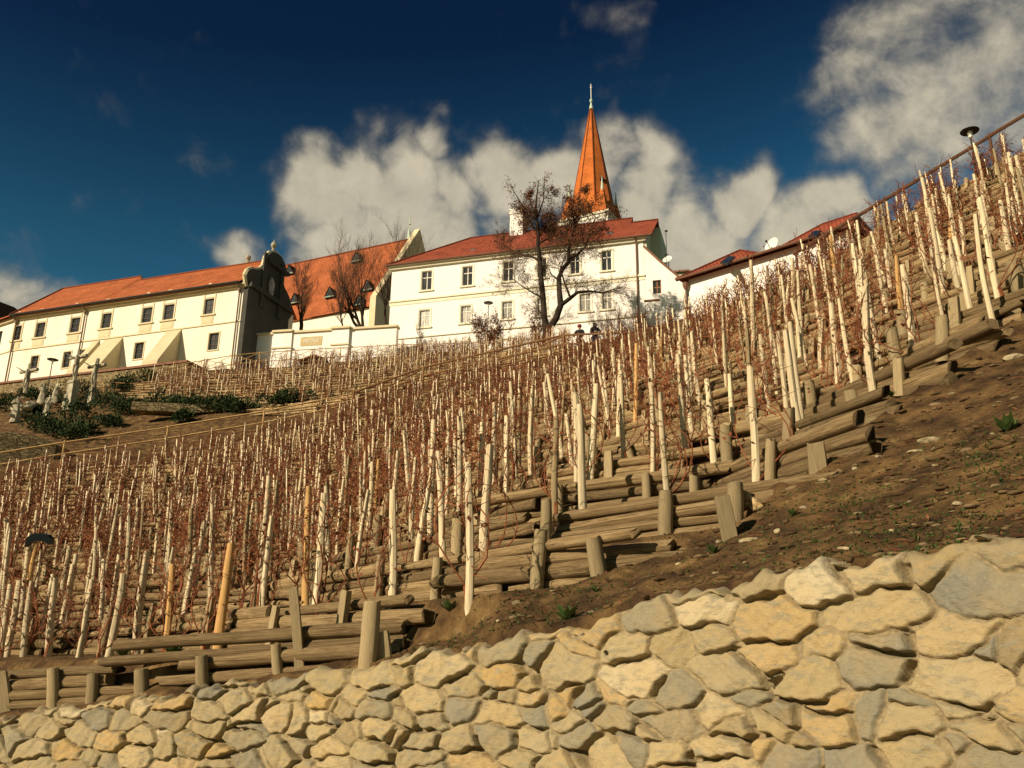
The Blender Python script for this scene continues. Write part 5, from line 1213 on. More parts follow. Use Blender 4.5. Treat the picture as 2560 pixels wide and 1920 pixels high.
bpy.context.view_layer.update(); dg = bpy.context.evaluated_depsgraph_get(); tme = bpy.data.meshes.new_from_object(tmp.evaluated_get(dg)); bpy.data.objects.remove(tmp)
lt = bpy.data.objects.new('lettering', tme); C.objects.link(lt); tme.materials.append(M['dish'])
wid_ = max(v.co.x for v in tme.vertices)-min(v.co.x for v in tme.vertices); sx = (r_[1]-r_[0])*.72/wid_
lp_ = FG.p((r_[0]+r_[1])/2, (r_[2]+r_[3])/2+.02, .175); rot_ = np.eye(4); uu = np.array([*FG.u, 0]); uu = uu if uu[0] > 0 else -uu
rot_[:3, 0] = uu*sx; rot_[:3, 1] = [0, 0, 1]; rot_[:3, 2] = [*FG.n, 0]; rot_[:3, 3] = lp_; lt.parent = sg; lt.matrix_parent_inverse = (Matrix.Translation(GW.location)@Matrix.Identity(4)).inverted(); lt.matrix_basis = Matrix(rot_.tolist())
lt.matrix_parent_inverse = Matrix.Identity(4)

# ------------------------------------------------------------------ brown-roofed house on the right behind the vines
FD = facade_frame((1707, 704), (2068, 592), 58)
HD = thing('brown_roof_house', 'low cream house with two hipped brown roofs half hidden by vines', 'house', FD.p(-8, 20))
zD = (FD.hit(1707, 702)[1]+FD.hit(2068, 590)[1])/2; a0 = FD.hit(1712, 705)[0]; a1 = FD.hit(2128, 575)[0]
b = MB(); FD.box(b, a0+.3, a1, zD-9, zD-.05, -9, 0); b.build('wall', M['white'], HD)
b = MB(); D1 = 4.0
pk = FD.hit(1850, 626, -D1); jn_ = FD.hit(1916, 637, -2.2); aj2 = FD.hit(1912, 640)[0]; pk2 = FD.hit(2057, 561, -D1); pk3 = FD.hit(2110, 563, -D1)
Ea, Em, Eb = FD.p(a0-.35, zD, .6), FD.p(aj2, zD, .6), FD.p(a1+.4, zD, .6)
K1 = FD.p(pk[0], pk[1], -D1); K2 = FD.p(pk2[0], pk2[1], -D1); K3 = FD.p(pk3[0]+1, pk2[1], -D1); J = FD.p(jn_[0], jn_[1], -2.2)
b.add([Ea, Em, J, K1], [(0, 1, 2, 3)]); b.add([Em, Eb, K3, K2, J], [(0, 1, 2, 3, 4)]); b.add([Ea, K1, FD.p(a0-.35, zD, -9)], [(0, 1, 2)]); b.add([K1, J, K2, K3, FD.p(a1+.4, zD, -9), FD.p(a0-.35, zD, -9)], [(0, 1, 2, 3, 4, 5)]); b.add([Eb, K3, FD.p(a1+.4, zD, -9)], [(0, 1, 2)])
b.add([Ea, Eb, Eb-np.array([0, 0, .22]), Ea-np.array([0, 0, .22])], [(0, 1, 2, 3)])
uvb(b, 'roof', M['tile_dark'], HD)
b = MB(); ridge_tiles(b, Ea, K1, .1); ridge_tiles(b, J, K2, .1); ridge_tiles(b, K2, K3, .1); ridge_tiles(b, K1, J, .1); b.build('ridge_tiles', M['tile_dark'], HD)
b = MB(); b.tube([Ea+np.array([*(FD.n*.08), -.08]), Eb+np.array([*(FD.n*.08), -.08])], .09, 6); b.build('gutter', M['gutter'], HD)
b = MB(); q = FD.p(a0+.2, zD, .25); b.lathe(q-np.array([0, 0, .9]), [(.09, 0), (.2, .25), (.24, .5), (.12, .62)], 8); b.tube([q-np.array([0, 0, .3]), q-np.array([0, 0, 8])], .07, 6); b.build('downpipe', M['gutter'], HD)
def onplane(px, py, p0, p1, p2):
    v = ray(px, py); n_ = np.cross(p1-p0, p2-p0); return v*((p0@n_)/(v@n_))
for c4, pl in ((((1801, 661), (1820, 664), (1839, 645), (1822, 644)), (Ea, Em, K1)), (((2022, 596), (2042, 595), (2054, 580), (2034, 582)), (Em, Eb, K2))):
    cs_ = [onplane(x, y, *pl) for x, y in c4]; n_ = np.cross(pl[1]-pl[0], pl[2]-pl[0]); n_ /= np.linalg.norm(n_); n_ = n_ if n_[2] > 0 else -n_
    b = MB(); b.prism([p+n_*.01 for p in cs_], n_*.12); sk = b.build('skylight', M['iron'], HD); ctr = sum(cs_)/4; b = MB(); b.prism([ctr+(p-ctr)*.8+n_*.125 for p in cs_], n_*.015); b.build('pane', M['glass'], sk)
dish(1932, 614, -1.6, 1.15, 'large white satellite dish on the ridge between the two brown roofs', fr=FD, tilt=(-.8, -.5, .25), mast=1.0)
# ------------------------------------------------------------------ railings
def gz(p): return float(zsm(p[0], p[1]))
def railing(name, label, pts, top, spacing, rails, mat, prad=.05, rrad=.045, braces=None, group=None, posttop=.08, straightpx=True):
    """pts: pixel/h of the top rail; rails: heights below top; posts down to the ground"""
    P = [PH(*q) for q in pts]; root = thing(name, label, 'railing', P[0]-np.array([0, 0, top]), group)
    d = [0]
    for i in range(1, len(P)): d.append(d[-1]+np.linalg.norm(P[i]-P[i-1]))
    L = d[-1]; n = max(int(L/spacing), 1); S_ = np.linspace(0, L, n+1)
    Q = [np.array([np.interp(s, d, [p[k] for p in P]) for k in range(3)]) for s in S_]
    for i, q in enumerate(Q):
        b = MB(); h_ = max(top, q[2]-gz(q))+.35; b.tube([q-np.array([0, 0, h_]), q+np.array([0, 0, posttop])], [prad*1.1, prad*.95], 6); b.build('post', mat, root)
    for dz in rails:
        for i in range(0, n, 2):
            seg = [q-np.array([0, 0, dz])+np.array([0, 0, rng.uniform(-.02, .02)]) for q in Q[i:min(i+3, n+1)]]
            if len(seg) > 1:
                e = (seg[-1]-seg[0])/np.linalg.norm(seg[-1]-seg[0]); seg[0] = seg[0]-e*.12; seg[-1] = seg[-1]+e*.12
                b = MB(); b.tube(seg, [rrad*1.08]+[rrad]*(len(seg)-2)+[rrad*.86] if len(seg) > 2 else [rrad, rrad*.9], 6); b.build('rail', mat, root)
    if braces:
        for i in range(n):
            if braces == 'x':
                for (a, c) in ((0, rails[-1]), (rails[-1], 0)):
                    b = MB(); b.tube([Q[i]-np.array([0, 0, a]), Q[i+1]-np.array([0, 0, c])], rrad*.7, 5); b.build('brace', mat, root)
            elif braces == 'd' and i % 2 == 0:
                b = MB(); b.tube([Q[i]-np.array([0, 0, top*.75]), Q[i+1]-np.array([0, 0, .06])], rrad*.8, 5); b.build('brace', mat, root)
    return root
railing('path_railing', 'brown pole railing along the skyline at the top right of the vineyard', [(1990, 632, 35), (2110, 561, 33.6), (2330, 427, 33.2), (2560, 288, 33.2), (2760, 168, 33.2)], 1.0, 3.2, [0], M['rail_dark'], .055, .07)
railing('path_railing', 'weathered pole railing climbing across the middle of the slope to the big tree', [(885, 981, 50.4), (960, 943, 50.2), (1126, 902, 49.5), (1336, 857, 47.8), (1445, 829, 46.6), (1560, 831, 44.5)], 1.0, 3.6, [0, .5], M['rail'], .075, .06, 'd')
railing('path_railing', 'double orange-brown pole railing along the path at the left', [(-120, 1152, 51.8), (0, 1129, 51.5), (400, 1071, 51), (777, 1010, 50.8), (885, 983, 50.6)], 1.1, 4.0, [0, .62], M['rail_pale'], .05, .045)
railing('bank_railing', 'two thin poles fencing the foot of the upper vineyard', [(x_, y_, hit(x_, y_+34, 52, 90)) for x_, y_ in ((192, 954), (300, 957), (450, 962), (590, 966), (720, 970), (892, 976))], .9, 3.0, [0, .55], M['rail'], .04, .04)
railing('stair_rail', 'pale thin handrail rising along the retaining wall to the upper vineyard', [(262, 957, 74), (360, 938, 76), (469, 912, 79)], .8, 1.8, [0], M['rail_pale'], .035, .035)
railing('garden_fence', 'pale wooden fence with crossed braces in front of the white garden wall', [(440, 912, 81), (609, 884, 80.5), (817, 871, 80), (1000, 862, 79.5), (1179, 857, 79), (1430, 842, 76)], .95, 2.35, [0, .85], M['rail_pale'], .045, .035, 'x')
# dark cave-like gable opening in the wall beneath the fence
SG = thing('cellar_gable', 'low brown timber gable of a cellar entrance poking over the upper vineyard', 'cellar entrance', PH(784, 900, 78.5)); p = [PH(748, 901, 78.5), PH(784, 888, 78.5), PH(818, 898, 78.5), PH(816, 904, 78.5), PH(748, 907, 78.5)]
b = MB(); b.prism(p, (0, 2.5, 0)); b.build('gable', M['tile_black'], SG); b = MB(); b.tube([p[0], p[1], p[2]], .09, 5); b.tube([p[4]-np.array([0, .1, 0]), p[3]-np.array([0, .1, 0])], .07, 5); b.build('rafters', M['rail'], SG)

# ------------------------------------------------------------------ street lamps
def lamp(label, px, py, h, dia=.9, pole=4.2):
    c = PH(px, py, h); g = gz(c); base = min(c[2]-pole, g) if abs(c[2]-pole-g) < 6 else c[2]-pole
    root = thing('street_lamp', label, 'street lamp', (c[0], c[1], base))
    b = MB(); b.tube([(c[0], c[1], base-.2), (c[0], c[1], base+.9)], .075, 8); b.tube([(c[0], c[1], base+.9), (c[0], c[1], c[2]-.38)], [.055, .04], 8); b.build('pole', M['iron'], root)
    b = MB(); b.lathe(c, [(.02, .10), (dia*.2, .085), (dia*.42, .03), (dia*.5, 0.0), (dia*.49, -.02), (dia*.3, .0), (.05, .005)], 24); b.build('shade', M['iron'], root, smooth=True)
    b = MB(); b.lathe(c, [(.10, -.01), (.10, -.06), (.13, -.07), (.13, -.1), (.10, -.11), (.10, -.16), (.13, -.17), (.13, -.2), (.09, -.22), (.06, -.3), (.10, -.31), (.10, -.36), (.05, -.4)], 12); b.build('lamp_body', M['dish'], root)
lamp('dark disc street lamp standing on the skyline above the pole railing', 2424, 328, 47, .92, 4.4)
lamp('disc street lamp in front of the white house beside the small leafy tree', 1221, 757, 82, .92, 4.6)
lamp('disc street lamp behind the stone statues near the cream building', 132, 899, 86, .95, 4.3)

# ------------------------------------------------------------------ trees
class Tree:
    def __init__(s, seed): s.r = random.Random(seed); s.limb = MB(); s.tw = MB(); s.lv = MB()
    def rd(s, d, spread):
        v = np.array([s.r.gauss(0, 1) for _ in range(3)]); v = v/np.linalg.norm(v); w = d+v*spread; return w/np.linalg.norm(w)
    def grow(s, p, d, L, rad, depth, leaf, up=.15, spread=.75):
        n = 4; pts = [p]; q = p.copy(); dd = d
        for i in range(n):
            dd = s.rd(dd+np.array([0, 0, up*.5]), .22); q = q+dd*L/n; pts.append(q)
        rr = [rad*(1-.75*i/n) for i in range(n+1)]
        (s.limb if rad > .03 else s.tw).tube(pts, rr, 5 if rad > .03 else 3, cap=False)
        if depth > 0:
            for i in range(1, n+1):
                for _ in range(2 if s.r.random() < .55 else 1):
                    s.grow(pts[i], s.rd(dd+np.array([0, 0, up]), spread), L*s.r.uniform(.45, .72), max(rr[i]*.62, .008), depth-1, leaf, up, spread)
        elif leaf > 0:
            for i in range(1, n+1):
                if s.r.random() < leaf:
                    for _ in range(s.r.choice((1, 1, 2, 3))): leafquad(s.lv, pts[i]+np.array([s.r.gauss(0, .08) for _ in range(3)]), s.r.uniform(.05, .11), s.r)
    def done(s, name, label, cat, base, bark=None, leafm=None, group=None):
        root = thing(name, label, cat, base, group); s.limb.build('trunk', bark or M['bark'], root, smooth=True, fixn=False)
        o = s.tw.build('twigs', M['twig'], root, fixn=False)
        if s.lv.v: s.lv.build('leaves', leafm or M['leafbrown'], root, fixn=False)
        return root
FT = Frame(PH(1370, 850, 76), FB.u)
T = Tree(21)
LIMBS = [
 ([(1369, 880, 17), (1368, 850, 14.5), (1369, 832, 13.5), (1370, 818, 15)], 0, 0, .0),
 ([(1368, 822, 11), (1361, 795, 8.5), (1360, 765, 8), (1357, 725, 7.6), (1353, 690, 7.4), (1352, 655, 6.8), (1347, 620, 6), (1350, 590, 5), (1343, 545, 3.6), (1346, 505, 2.4), (1352, 465, 1)], 4, .7, .3),
 ([(1372, 822, 11), (1389, 797, 9.5), (1401, 762, 9), (1397, 725, 7.5), (1395, 692, 6.8), (1403, 670, 6.5), (1419, 648, 5.8), (1418, 620, 4.8), (1422, 590, 4.2), (1432, 560, 3.6), (1428, 530, 2.8), (1440, 488, 1)], 5, .7, -.4),
 ([(1403, 762, 6.5), (1424, 743, 5.6), (1441, 724, 4.6), (1468, 717, 3.4), (1500, 716, 2.4), (1522, 702, 1.4), (1546, 690, .7)], 2, .35, -1),
 ([(1419, 648, 4.6), (1444, 641, 3.8), (1468, 628, 2.9), (1481, 600, 2), (1500, 568, 1)], 1, .7, .9),
 ([(1425, 742, 3.2), (1414, 712, 2.6), (1408, 684, 1.8), (1425, 655, 1)], 1, .3, .8),
 ([(1352, 655, 4), (1334, 641, 3.3), (1310, 630, 2.5), (1282, 620, 1.7), (1258, 600, .8)], 1, .35, -.8),
 ([(1350, 590, 4), (1332, 566, 3), (1316, 530, 2.1), (1296, 500, 1)], 1, .9, .9),
 ([(1358, 745, 2.8), (1338, 738, 2.2), (1308, 722, 1.5), (1282, 705, .8)], 1, .15, .7),
 ([(1346, 610, 3), (1372, 590, 2.2), (1385, 560, 1.4), (1380, 520, .8)], 1, .8, -.7),
 ([(1343, 545, 2.6), (1362, 505, 1.8), (1368, 455, .8)], 0, .9, .6),
 ([(1343, 545, 2.6), (1322, 500, 1.6), (1312, 470, .8)], 0, .9, -.8),
 ([(1432, 560, 2.8), (1456, 530, 1.8), (1478, 498, .8)], 0, .9, .6),
 ([(1428, 560, 2.6), (1405, 520, 1.6), (1400, 480, .8)], 0, .9, -.6),
 ([(1395, 700, 2.6), (1375, 680, 1.8), (1362, 655, 1.2)], 1, .3, -.9),
 ([(1360, 790, 2.6), (1342, 770, 1.8), (1330, 745, 1)], 1, .2, -.5)]
PXM = 76/2323*1.02
for pts, st, leaf, dep in LIMBS:
    W3 = []
    for i, (x, y, r_) in enumerate(pts):
        a, z = FT.hit(x, y, 0); W3.append(FT.p(a, z, dep*3.0*(i/len(pts))**1.3))
    T.limb.tube(W3, [r_*PXM*.95 for _, _, r_ in pts], 8, cap=False)
    for i in range(max(st, 1), len(pts)):
        up_ = pts[i][1] < 610
        for _ in range((2 if i >= len(pts)-2 and pts[i][1] < 530 else 6) if up_ else 4):
            d = W3[i]-W3[i-1]; d = d/np.linalg.norm(d); 
            T.grow(W3[i]+(W3[i-1]-W3[i])*rng.random()*.9, T.rd(d, 1.0), rng.uniform(1.2, 2.2)*(.6 if pts[i][1] < 540 else 1.0 if up_ else .95), .026, 3 if rng.random() < .3 else 2, (.24 if up_ else .05)*min(leaf*1.3, 1), .02, .95)
T.done('bare_tree', 'large bare forked tree with a few brown leaves before the white house', 'tree', FT.p(*FT.hit(1369, 862)))
def bare_tree(seed, px, py, h, H, label, lean=(0, 0), stems=1, leaf=0.0, cat='tree', spread=.62, depth=4, rad=.16, leafm=None, group=None, name='bare_tree', up=.22):
    t = Tree(seed); b0 = PH(px, py, h)
    for k in range(stems):
        d = np.array([lean[0]+(k-(stems-1)/2)*.35, lean[1], 1.0]); d /= np.linalg.norm(d); t.grow(b0+np.array([(k-(stems-1)/2)*.15, 0, -.4]), d, H*.5, rad, depth, leaf, up, spread)
    t.done(name, label, cat, b0, leafm=leafm, group=group)
bare_tree(1, 752, 826, 98, 8.5, 'leftmost bare tree before the orange church roof', stems=2, rad=.16)
bare_tree(3, 905, 818, 98, 11, 'wide leaning bare tree in the middle before the church roof', lean=(-.45, 0), stems=3, rad=.2)
bare_tree(4, 968, 812, 98, 13, 'tall bare tree against the left corner of the white house', lean=(.0, 0), stems=2, rad=.2)
bare_tree(5, 858, 822, 97.5, 7, 'small bare tree behind the garden wall between two larger trees', stems=1, rad=.12, depth=4)
bare_tree(6, 1052, 893, 82, 3.6, 'faint thin young tree in front of the white house left windows', stems=1, rad=.05, depth=4)
bare_tree(7, 1216, 880, 80, 4.8, 'small tree with brown leaves at the foot of the lamp', stems=3, leaf=.8, rad=.07, depth=3, spread=.8, cat='small tree', name='small_tree')
bare_tree(8, 1332, 868, 77, 3.4, 'slim young tree with brown leaves left of the big forked trunk', stems=1, leaf=.6, rad=.05, depth=3, cat='small tree', name='small_tree')
bare_tree(9, 1520, 850, 72, 3.8, 'bare grey shrub beneath the right-hand windows of the white house', stems=5, rad=.04, depth=3, spread=.8, cat='shrub', name='bare_shrub')
bare_tree(10, 1600, 850, 70, 3.2, 'tangled bare shrub near the right corner of the white house', stems=4, rad=.04, depth=3, spread=.8, cat='shrub', name='bare_shrub')

# ------------------------------------------------------------------ junipers and bank plants
def juniper(px, py, w, label, i):
    h = hit(px, py, 51, 92) or 66
    c = PH(px, py, h); c[2] = float(ter(c[0], c[1])); W_ = w*1.4*h/2323; r_ = random.Random(i*7+3); b = MB()
    lobes = [(r_.gauss(0, .28)*W_, r_.gauss(0, .2)*W_, r_.uniform(.12, .3)*W_, r_.uniform(.22, .4)*W_) for _ in range(6)]
    for (lx, ly, lz, lr) in lobes:
        for _ in range(150):
            v = np.array([r_.gauss(0, 1) for _ in range(3)]); v /= np.linalg.norm(v); v[2] = abs(v[2])*1.6; rr = lr*r_.uniform(.55, 1.05)
            p = c+np.array([lx, ly, lz*.4])+v*rr; s_ = r_.uniform(.07, .15); a = v+np.array([r_.gauss(0, .5) for _ in range(3)]); a /= np.linalg.norm(a); e = np.cross(a, [r_.gauss(0, 1) for _ in range(3)]); e /= np.linalg.norm(e)
            b.add([p, p+a*s_*1.3+e*s_*.35, p+a*s_*1.9, p+a*s_*1.3-e*s_*.35], [(0, 1, 2), (0, 2, 3)])
    st = MB(); 
    root = thing('juniper_shrub', label, 'juniper', c, 'junipers on the bank below the buildings'); b.build('foliage', M['juniper'], root, fixn=False)
    st.tube([c-np.array([0, 0, .2]), c+np.array([0, 0, W_*.2])], [.05, .03], 5); st.build('stem', M['bark'], root)
JUN = [(15, 1030, 46, 'dark green juniper mound at the left edge of the bank'), (78, 1000, 34, 'juniper behind the kneeling statue at the far left'), (96, 1038, 24, 'small round juniper beside the walking statue'), (148, 1008, 36, 'juniper between the statues and the tall cross pedestal'),
 (192, 1000, 54, 'big dark juniper right behind the tall cross pedestal'), (218, 1048, 56, 'broad juniper in the shade below the right cross'), (262, 1020, 56, 'juniper just right of the right cross pedestal'), (300, 1040, 52, 'juniper one clump right of the crosses'), (336, 1030, 40, 'small juniper left of the long hedge of junipers'),
 (88, 1080, 52, 'juniper above the rubble wall fragment'), (132, 1092, 56, 'wide juniper over the right end of the rubble wall fragment'), (172, 1104, 48, 'lower juniper closest to the pole railing'), (204, 1088, 40, 'juniper below the crosses on the bank'), (275, 1068, 34, 'flat lone juniper in the brown middle of the bank'),
 (322, 972, 40, 'juniper by the thin poles left of the upper vineyard'), (358, 955, 36, 'juniper under the pale handrail'), (300, 985, 38, 'juniper on the terrace edge right of the crosses'), (404, 1030, 50, 'leftmost juniper of the long hedge'), (446, 1032, 56, 'second juniper of the long hedge'), (488, 1034, 54, 'middle juniper of the long hedge'),
 (528, 1032, 50, 'fourth juniper of the long hedge'), (566, 1032, 44, 'fifth juniper of the long hedge'), (604, 1034, 40, 'last juniper of the long hedge toward the right'), (450, 1058, 40, 'juniper hanging below the long hedge'), (690, 1028, 44, 'juniper left of the railing junction'), (724, 1022, 46, 'dark juniper by the railing junction')]
for i, (x, y, w, l) in enumerate(JUN): juniper(x, y, w, l, i)
# rubble wall fragments on the bank
def bank_wall(label, pts, h, hgt):
    P = [PH(x, y, h) for x, y in pts]; root = thing('rubble_wall', label, 'stone wall', P[0]); b = MB(); n = len(P)
    for i in range(n-1):
        b.prism([P[i]-np.array([0, 0, hgt]), P[i+1]-np.array([0, 0, hgt]), P[i+1], P[i]], np.array([.2, 1.2, 0]))
    b.build('masonry', M['masonry'], root)
bank_wall('fragment of rubble stone wall on the bank at the far left', [(-60, 1086), (20, 1080), (90, 1088), (140, 1112)], 53.8, 2.2)
bank_wall('thin dry stone edge below the upper vineyard', [(330, 1003), (480, 1010), (620, 1008), (740, 1004)], 60.2, .55)

# ------------------------------------------------------------------ stone calvary
def skin_mesh(name, V, E, Rr, mat, parent, sub=1, sym=False):
    me = bpy.data.meshes.new(name); me.from_pydata([tuple(map(float, v)) for v in V], E, []); me.update(); o = bpy.data.objects.new(name, me); C.objects.link(o)
    m_ = o.modifiers.new('s', 'SKIN'); m_.use_smooth_shade = True
    for i, d in enumerate(me.skin_vertices[0].data): rr = Rr[i]; d.radius = rr if hasattr(rr, '__len__') else (rr, rr); d.use_root = (i == 0)
    s_ = o.modifiers.new('u', 'SUBSURF'); s_.levels = sub; s_.render_levels = sub
    bpy.context.view_layer.update(); dg = bpy.context.evaluated_depsgraph_get(); m2 = bpy.data.meshes.new_from_object(o.evaluated_get(dg)); bpy.data.objects.remove(o)
    m2.materials.clear(); m2.materials.append(mat); m2.shade_smooth()
    return link(name, m2, parent)
def human(root, c, yaw, s=1.0, pose='stand', mat=None, name='figure', arms=None):
    """skin skeleton; x right, y forward"""
    cy_, sy_ = math.cos(yaw), math.sin(yaw)
    def w(x, y, z): return (c[0]+(x*cy_-y*sy_)*s, c[1]+(x*sy_+y*cy_)*s, c[2]+z*s)
    V = [w(0, 0, .95), w(0, .0, 1.12), w(0, .01, 1.33), w(0, 0, 1.45), w(0, .01, 1.52), w(0, .03, 1.62), w(0, .02, 1.72)]; Rr = [(.15, .11), (.13, .10), (.17, .11), (.09, .08), (.055, .055), (.075, .09), (.06, .07)]
    E = [(i, i+1) for i in range(6)]
    if pose == 'cross': A = [[(.18, 0, 1.43), (.45, -.02, 1.55), (.72, -.02, 1.68)], [(-.18, 0, 1.43), (-.45, -.02, 1.55), (-.72, -.02, 1.68)]]; Lg = [[(.09, .02, .88), (.10, .10, .48), (.03, .03, .1), (.03, .1, .02)], [(-.09, .02, .88), (-.08, .10, .48), (-.03, .03, .1), (-.03, .1, .02)]]
    elif arms: A = arms; Lg = [[(.09, 0, .88), (.11, .03, .48), (.11, 0, .08), (.11, .13, .03)], [(-.09, 0, .88), (-.11, .02, .48), (-.11, 0, .08), (-.11, .13, .03)]]
    else: A = [[(.19, 0, 1.42), (.27, .02, 1.15), (.2, .2, 1.0)], [(-.19, 0, 1.42), (-.28, .02, 1.15), (-.2, .22, 1.02)]]; Lg = [[(.09, 0, .88), (.11, .03, .48), (.11, 0, .08), (.11, .13, .03)], [(-.09, 0, .88), (-.11, .02, .48), (-.11, 0, .08), (-.11, .13, .03)]]
    for arm in A:
        pr = 3
        for i, q in enumerate(arm): V.append(w(*q)); Rr.append([.065, .05, .035, .03][min(i, 3)]*1.0); E.append((pr, len(V)-1)); pr = len(V)-1
        for k in range(5):   # fingers
            q = arm[-1]; p_ = arm[-2]; d = np.array(q)-np.array(p_); d /= np.linalg.norm(d); sd2 = np.cross(d, [0, 0, 1.]); sd2 /= np.linalg.norm(sd2)+1e-6
            f = np.array(q)+d*(.13 if k < 4 else .06)+sd2*((k-1.5)*.022 if k < 4 else .07); V.append(w(*f)); Rr.append(.011); E.append((pr, len(V)-1))
    for lg in Lg:
        pr = 0
        for i, q in enumerate(lg): V.append(w(*q)); Rr.append([.09, .062, .042, .04][i]); E.append((pr, len(V)-1)); pr = len(V)-1
    Rr = [tuple(a*s for a in r_) if hasattr(r_, '__len__') else r_*s for r_ in Rr]
    return skin_mesh(name, V, E, Rr, mat or M['stonecarve'], root, 1)
def robe(root, c, yaw, s=1.0, seed=0, kneel=False, name='robe'):
    r_ = random.Random(seed); b = MB(); n = 22; H_ = 1.35*s*(.98 if kneel else 1); c = (c[0], c[1], c[2]-(.49*s if kneel else 0)); vs = []; fs = []; ph = [r_.uniform(0, 6) for _ in range(4)]; lx, ly = r_.uniform(-.1, .1)*s, r_.uniform(-.1, .1)*s
    prof = [(.27, 0), (.26, .12), (.24, .35), (.21, .55), (.18, .7), (.2, .85), (.2, .95), (.1, 1.03)]
    for i, (rr, u) in enumerate(prof):
        for k in range(n):
            a = 2*math.pi*k/n; q = rr*s*(1+.13*math.sin(a*5+ph[0]+u*3)*(1.1-u)+.10*math.sin(a*3+ph[1]-u*4)+.06*math.sin(a*9+ph[2])*(1-u)); vs.append((c[0]+math.cos(a)*q+lx*math.sin(u*3), c[1]+math.sin(a)*q*.8+ly*u, c[2]+u*H_))
    for i in range(len(prof)-1):
        for k in range(n): fs.append((i*n+k, i*n+(k+1) % n, (i+1)*n+(k+1) % n, (i+1)*n+k))
    fs.append(tuple(range((len(prof)-1)*n, len(prof)*n))); b.add(vs, fs)
    # drapery swag across the body
    for t0 in (0, 1.2, 2.4):
        b.tube([(c[0]+math.cos(a+yaw+ph[3])*.27*s, c[1]+math.sin(a+yaw+ph[3])*.24*s, c[2]+H_*(.9-.13*(a-t0)-.1*t0)) for a in np.linspace(t0, t0+2.2, 7)], [.03*s, .06*s, .07*s, .07*s, .06*s, .05*s, .02*s], 6)
    return b.build(name, M['stonecarve'], root, smooth=True)
def crucifix(label, topx, topy, footx, footy, groundy, pedw, h, ped=True):
    g = PH(footx, groundy, h); top = PH(topx, topy, h); foot = PH(footx, footy, h); root = thing('crucifix_statue', label, 'stone crucifix', g)
    foot = np.array([g[0], g[1], foot[2]]); Hc = top[2]-foot[2]; ax = .26; yaw = -.45; u = np.array([math.cos(yaw), math.sin(yaw), 0])
    b = MB(); cy2 = foot[2]
    b.tube([foot-np.array([0, 0, .05]), foot+np.array([0, 0, Hc])], [.15, .14], 8); b.tube([foot+u*-.85+np.array([0, 0, Hc*.76]), foot+u*.85+np.array([0, 0, Hc*.76])], [.12, .12], 8); b.build('cross', M['stonecarve'], root)
    fs = Hc*.60/1.45
    f = human(root, (foot[0]-math.sin(yaw+math.pi)*-.0+.0, foot[1]-.24, foot[2]+Hc*.76-1.62*fs), math.pi+yaw*-1, fs, 'cross')
    b = MB(); 
    if ped:
        pw = pedw; z0 = g[2]-.6; hh = foot[2]-z0
        for (z_a, z_b, k) in ((0, .35, 1.3), (.35, .55, 1.12), (.55, hh-.25, .95), (hh-.25, hh-.1, 1.15), (hh-.1, hh, .9)):
            b.box(np.array([g[0], g[1], z0+z_a])-u*pw*k/2-np.array([-u[1], u[0], 0])*pw*k/2, u*pw*k, np.array([-u[1], u[0], 0])*pw*k, (0, 0, z_b-z_a))
    else:
        r_ = random.Random(3)
        for q in range(7): rock_into(b, g+np.array([r_.uniform(-.5, .5), r_.uniform(-.4, .4), (foot[2]-g[2])*r_.uniform(0, .9)]), r_.uniform(.3, .55), r_)
    b.build('pedestal', M['stonecarve'], root, smooth=False)
def rock_into(b, c, s_, r_, flat=.7):
    bm = bmesh.new(); bmesh.ops.create_icosphere(bm, subdivisions=2, radius=1); a = np.array([r_.uniform(.6, 1.4), r_.uniform(.6, 1.2), r_.uniform(.4, 1)*flat]); ph = [r_.uniform(0, 6) for _ in range(4)]; an = r_.uniform(0, 6.28); ca, sa = math.cos(an), math.sin(an)
    pl = [np.array([r_.gauss(0, 1) for _ in range(3)]) for _ in range(7)]; pl = [p/np.linalg.norm(p) for p in pl]; pd = [r_.uniform(.55, .9) for _ in pl]
    vs = []
    for v in bm.verts:
        p = np.array(v.co)
        for n_, d_ in zip(pl, pd):
            e = p@n_-d_
            if e > 0: p = p-n_*e*.9
        p = p*(1+.06*math.sin(p[0]*5+ph[0])+.06*math.sin(p[1]*6+ph[1]))*a; vs.append(c+np.array([p[0]*ca-p[1]*sa, p[0]*sa+p[1]*ca, p[2]])*s_)
    b.add(vs, [tuple(v.index for v in f.verts) for f in bm.faces]); bm.free()
crucifix('left stone crucifix rising from a rocky base above a kneeling statue', 62, 908, 54, 980, 1030, 1, 69, False)
crucifix('tallest stone crucifix, the middle of three, on a square pedestal', 189, 872, 176, 950, 1012, .58, 71)
crucifix('right stone crucifix on a pale stepped pedestal beside dark junipers', 248, 897, 226, 973, 1016, .62, 71)
def statue(label, px, ytop, ybot, h, seed, kneel=False, yaw=0.3, arms=None):
    g = PH(px, ybot, h); H_ = PH(px, ytop, h)[2]-g[2]; s = H_/(1.15 if kneel else 1.8); root = thing('stone_statue', label, 'statue', g)
    zz = g[2]-(.62*s if kneel else 0)
    human(root, (g[0], g[1], zz), math.pi+yaw, s, arms=arms, name='body'); robe(root, (g[0], g[1], g[2]-.1), yaw, s, seed, kneel)
    b = MB(); r_ = random.Random(seed); rock_into(b, g-np.array([0, 0, .2]), .4*s, r_, .5); b.build('plinth', M['stonecarve'], root)
UPA = [[(.19, 0, 1.42), (.3, .1, 1.2), (.12, .3, 1.3)], [(-.19, 0, 1.42), (-.3, .1, 1.25), (-.1, .3, 1.4)]]
WID = [[(.19, 0, 1.42), (.4, .1, 1.3), (.55, .2, 1.45)], [(-.19, 0, 1.42), (-.3, .1, 1.15), (-.2, .3, 1.05)]]
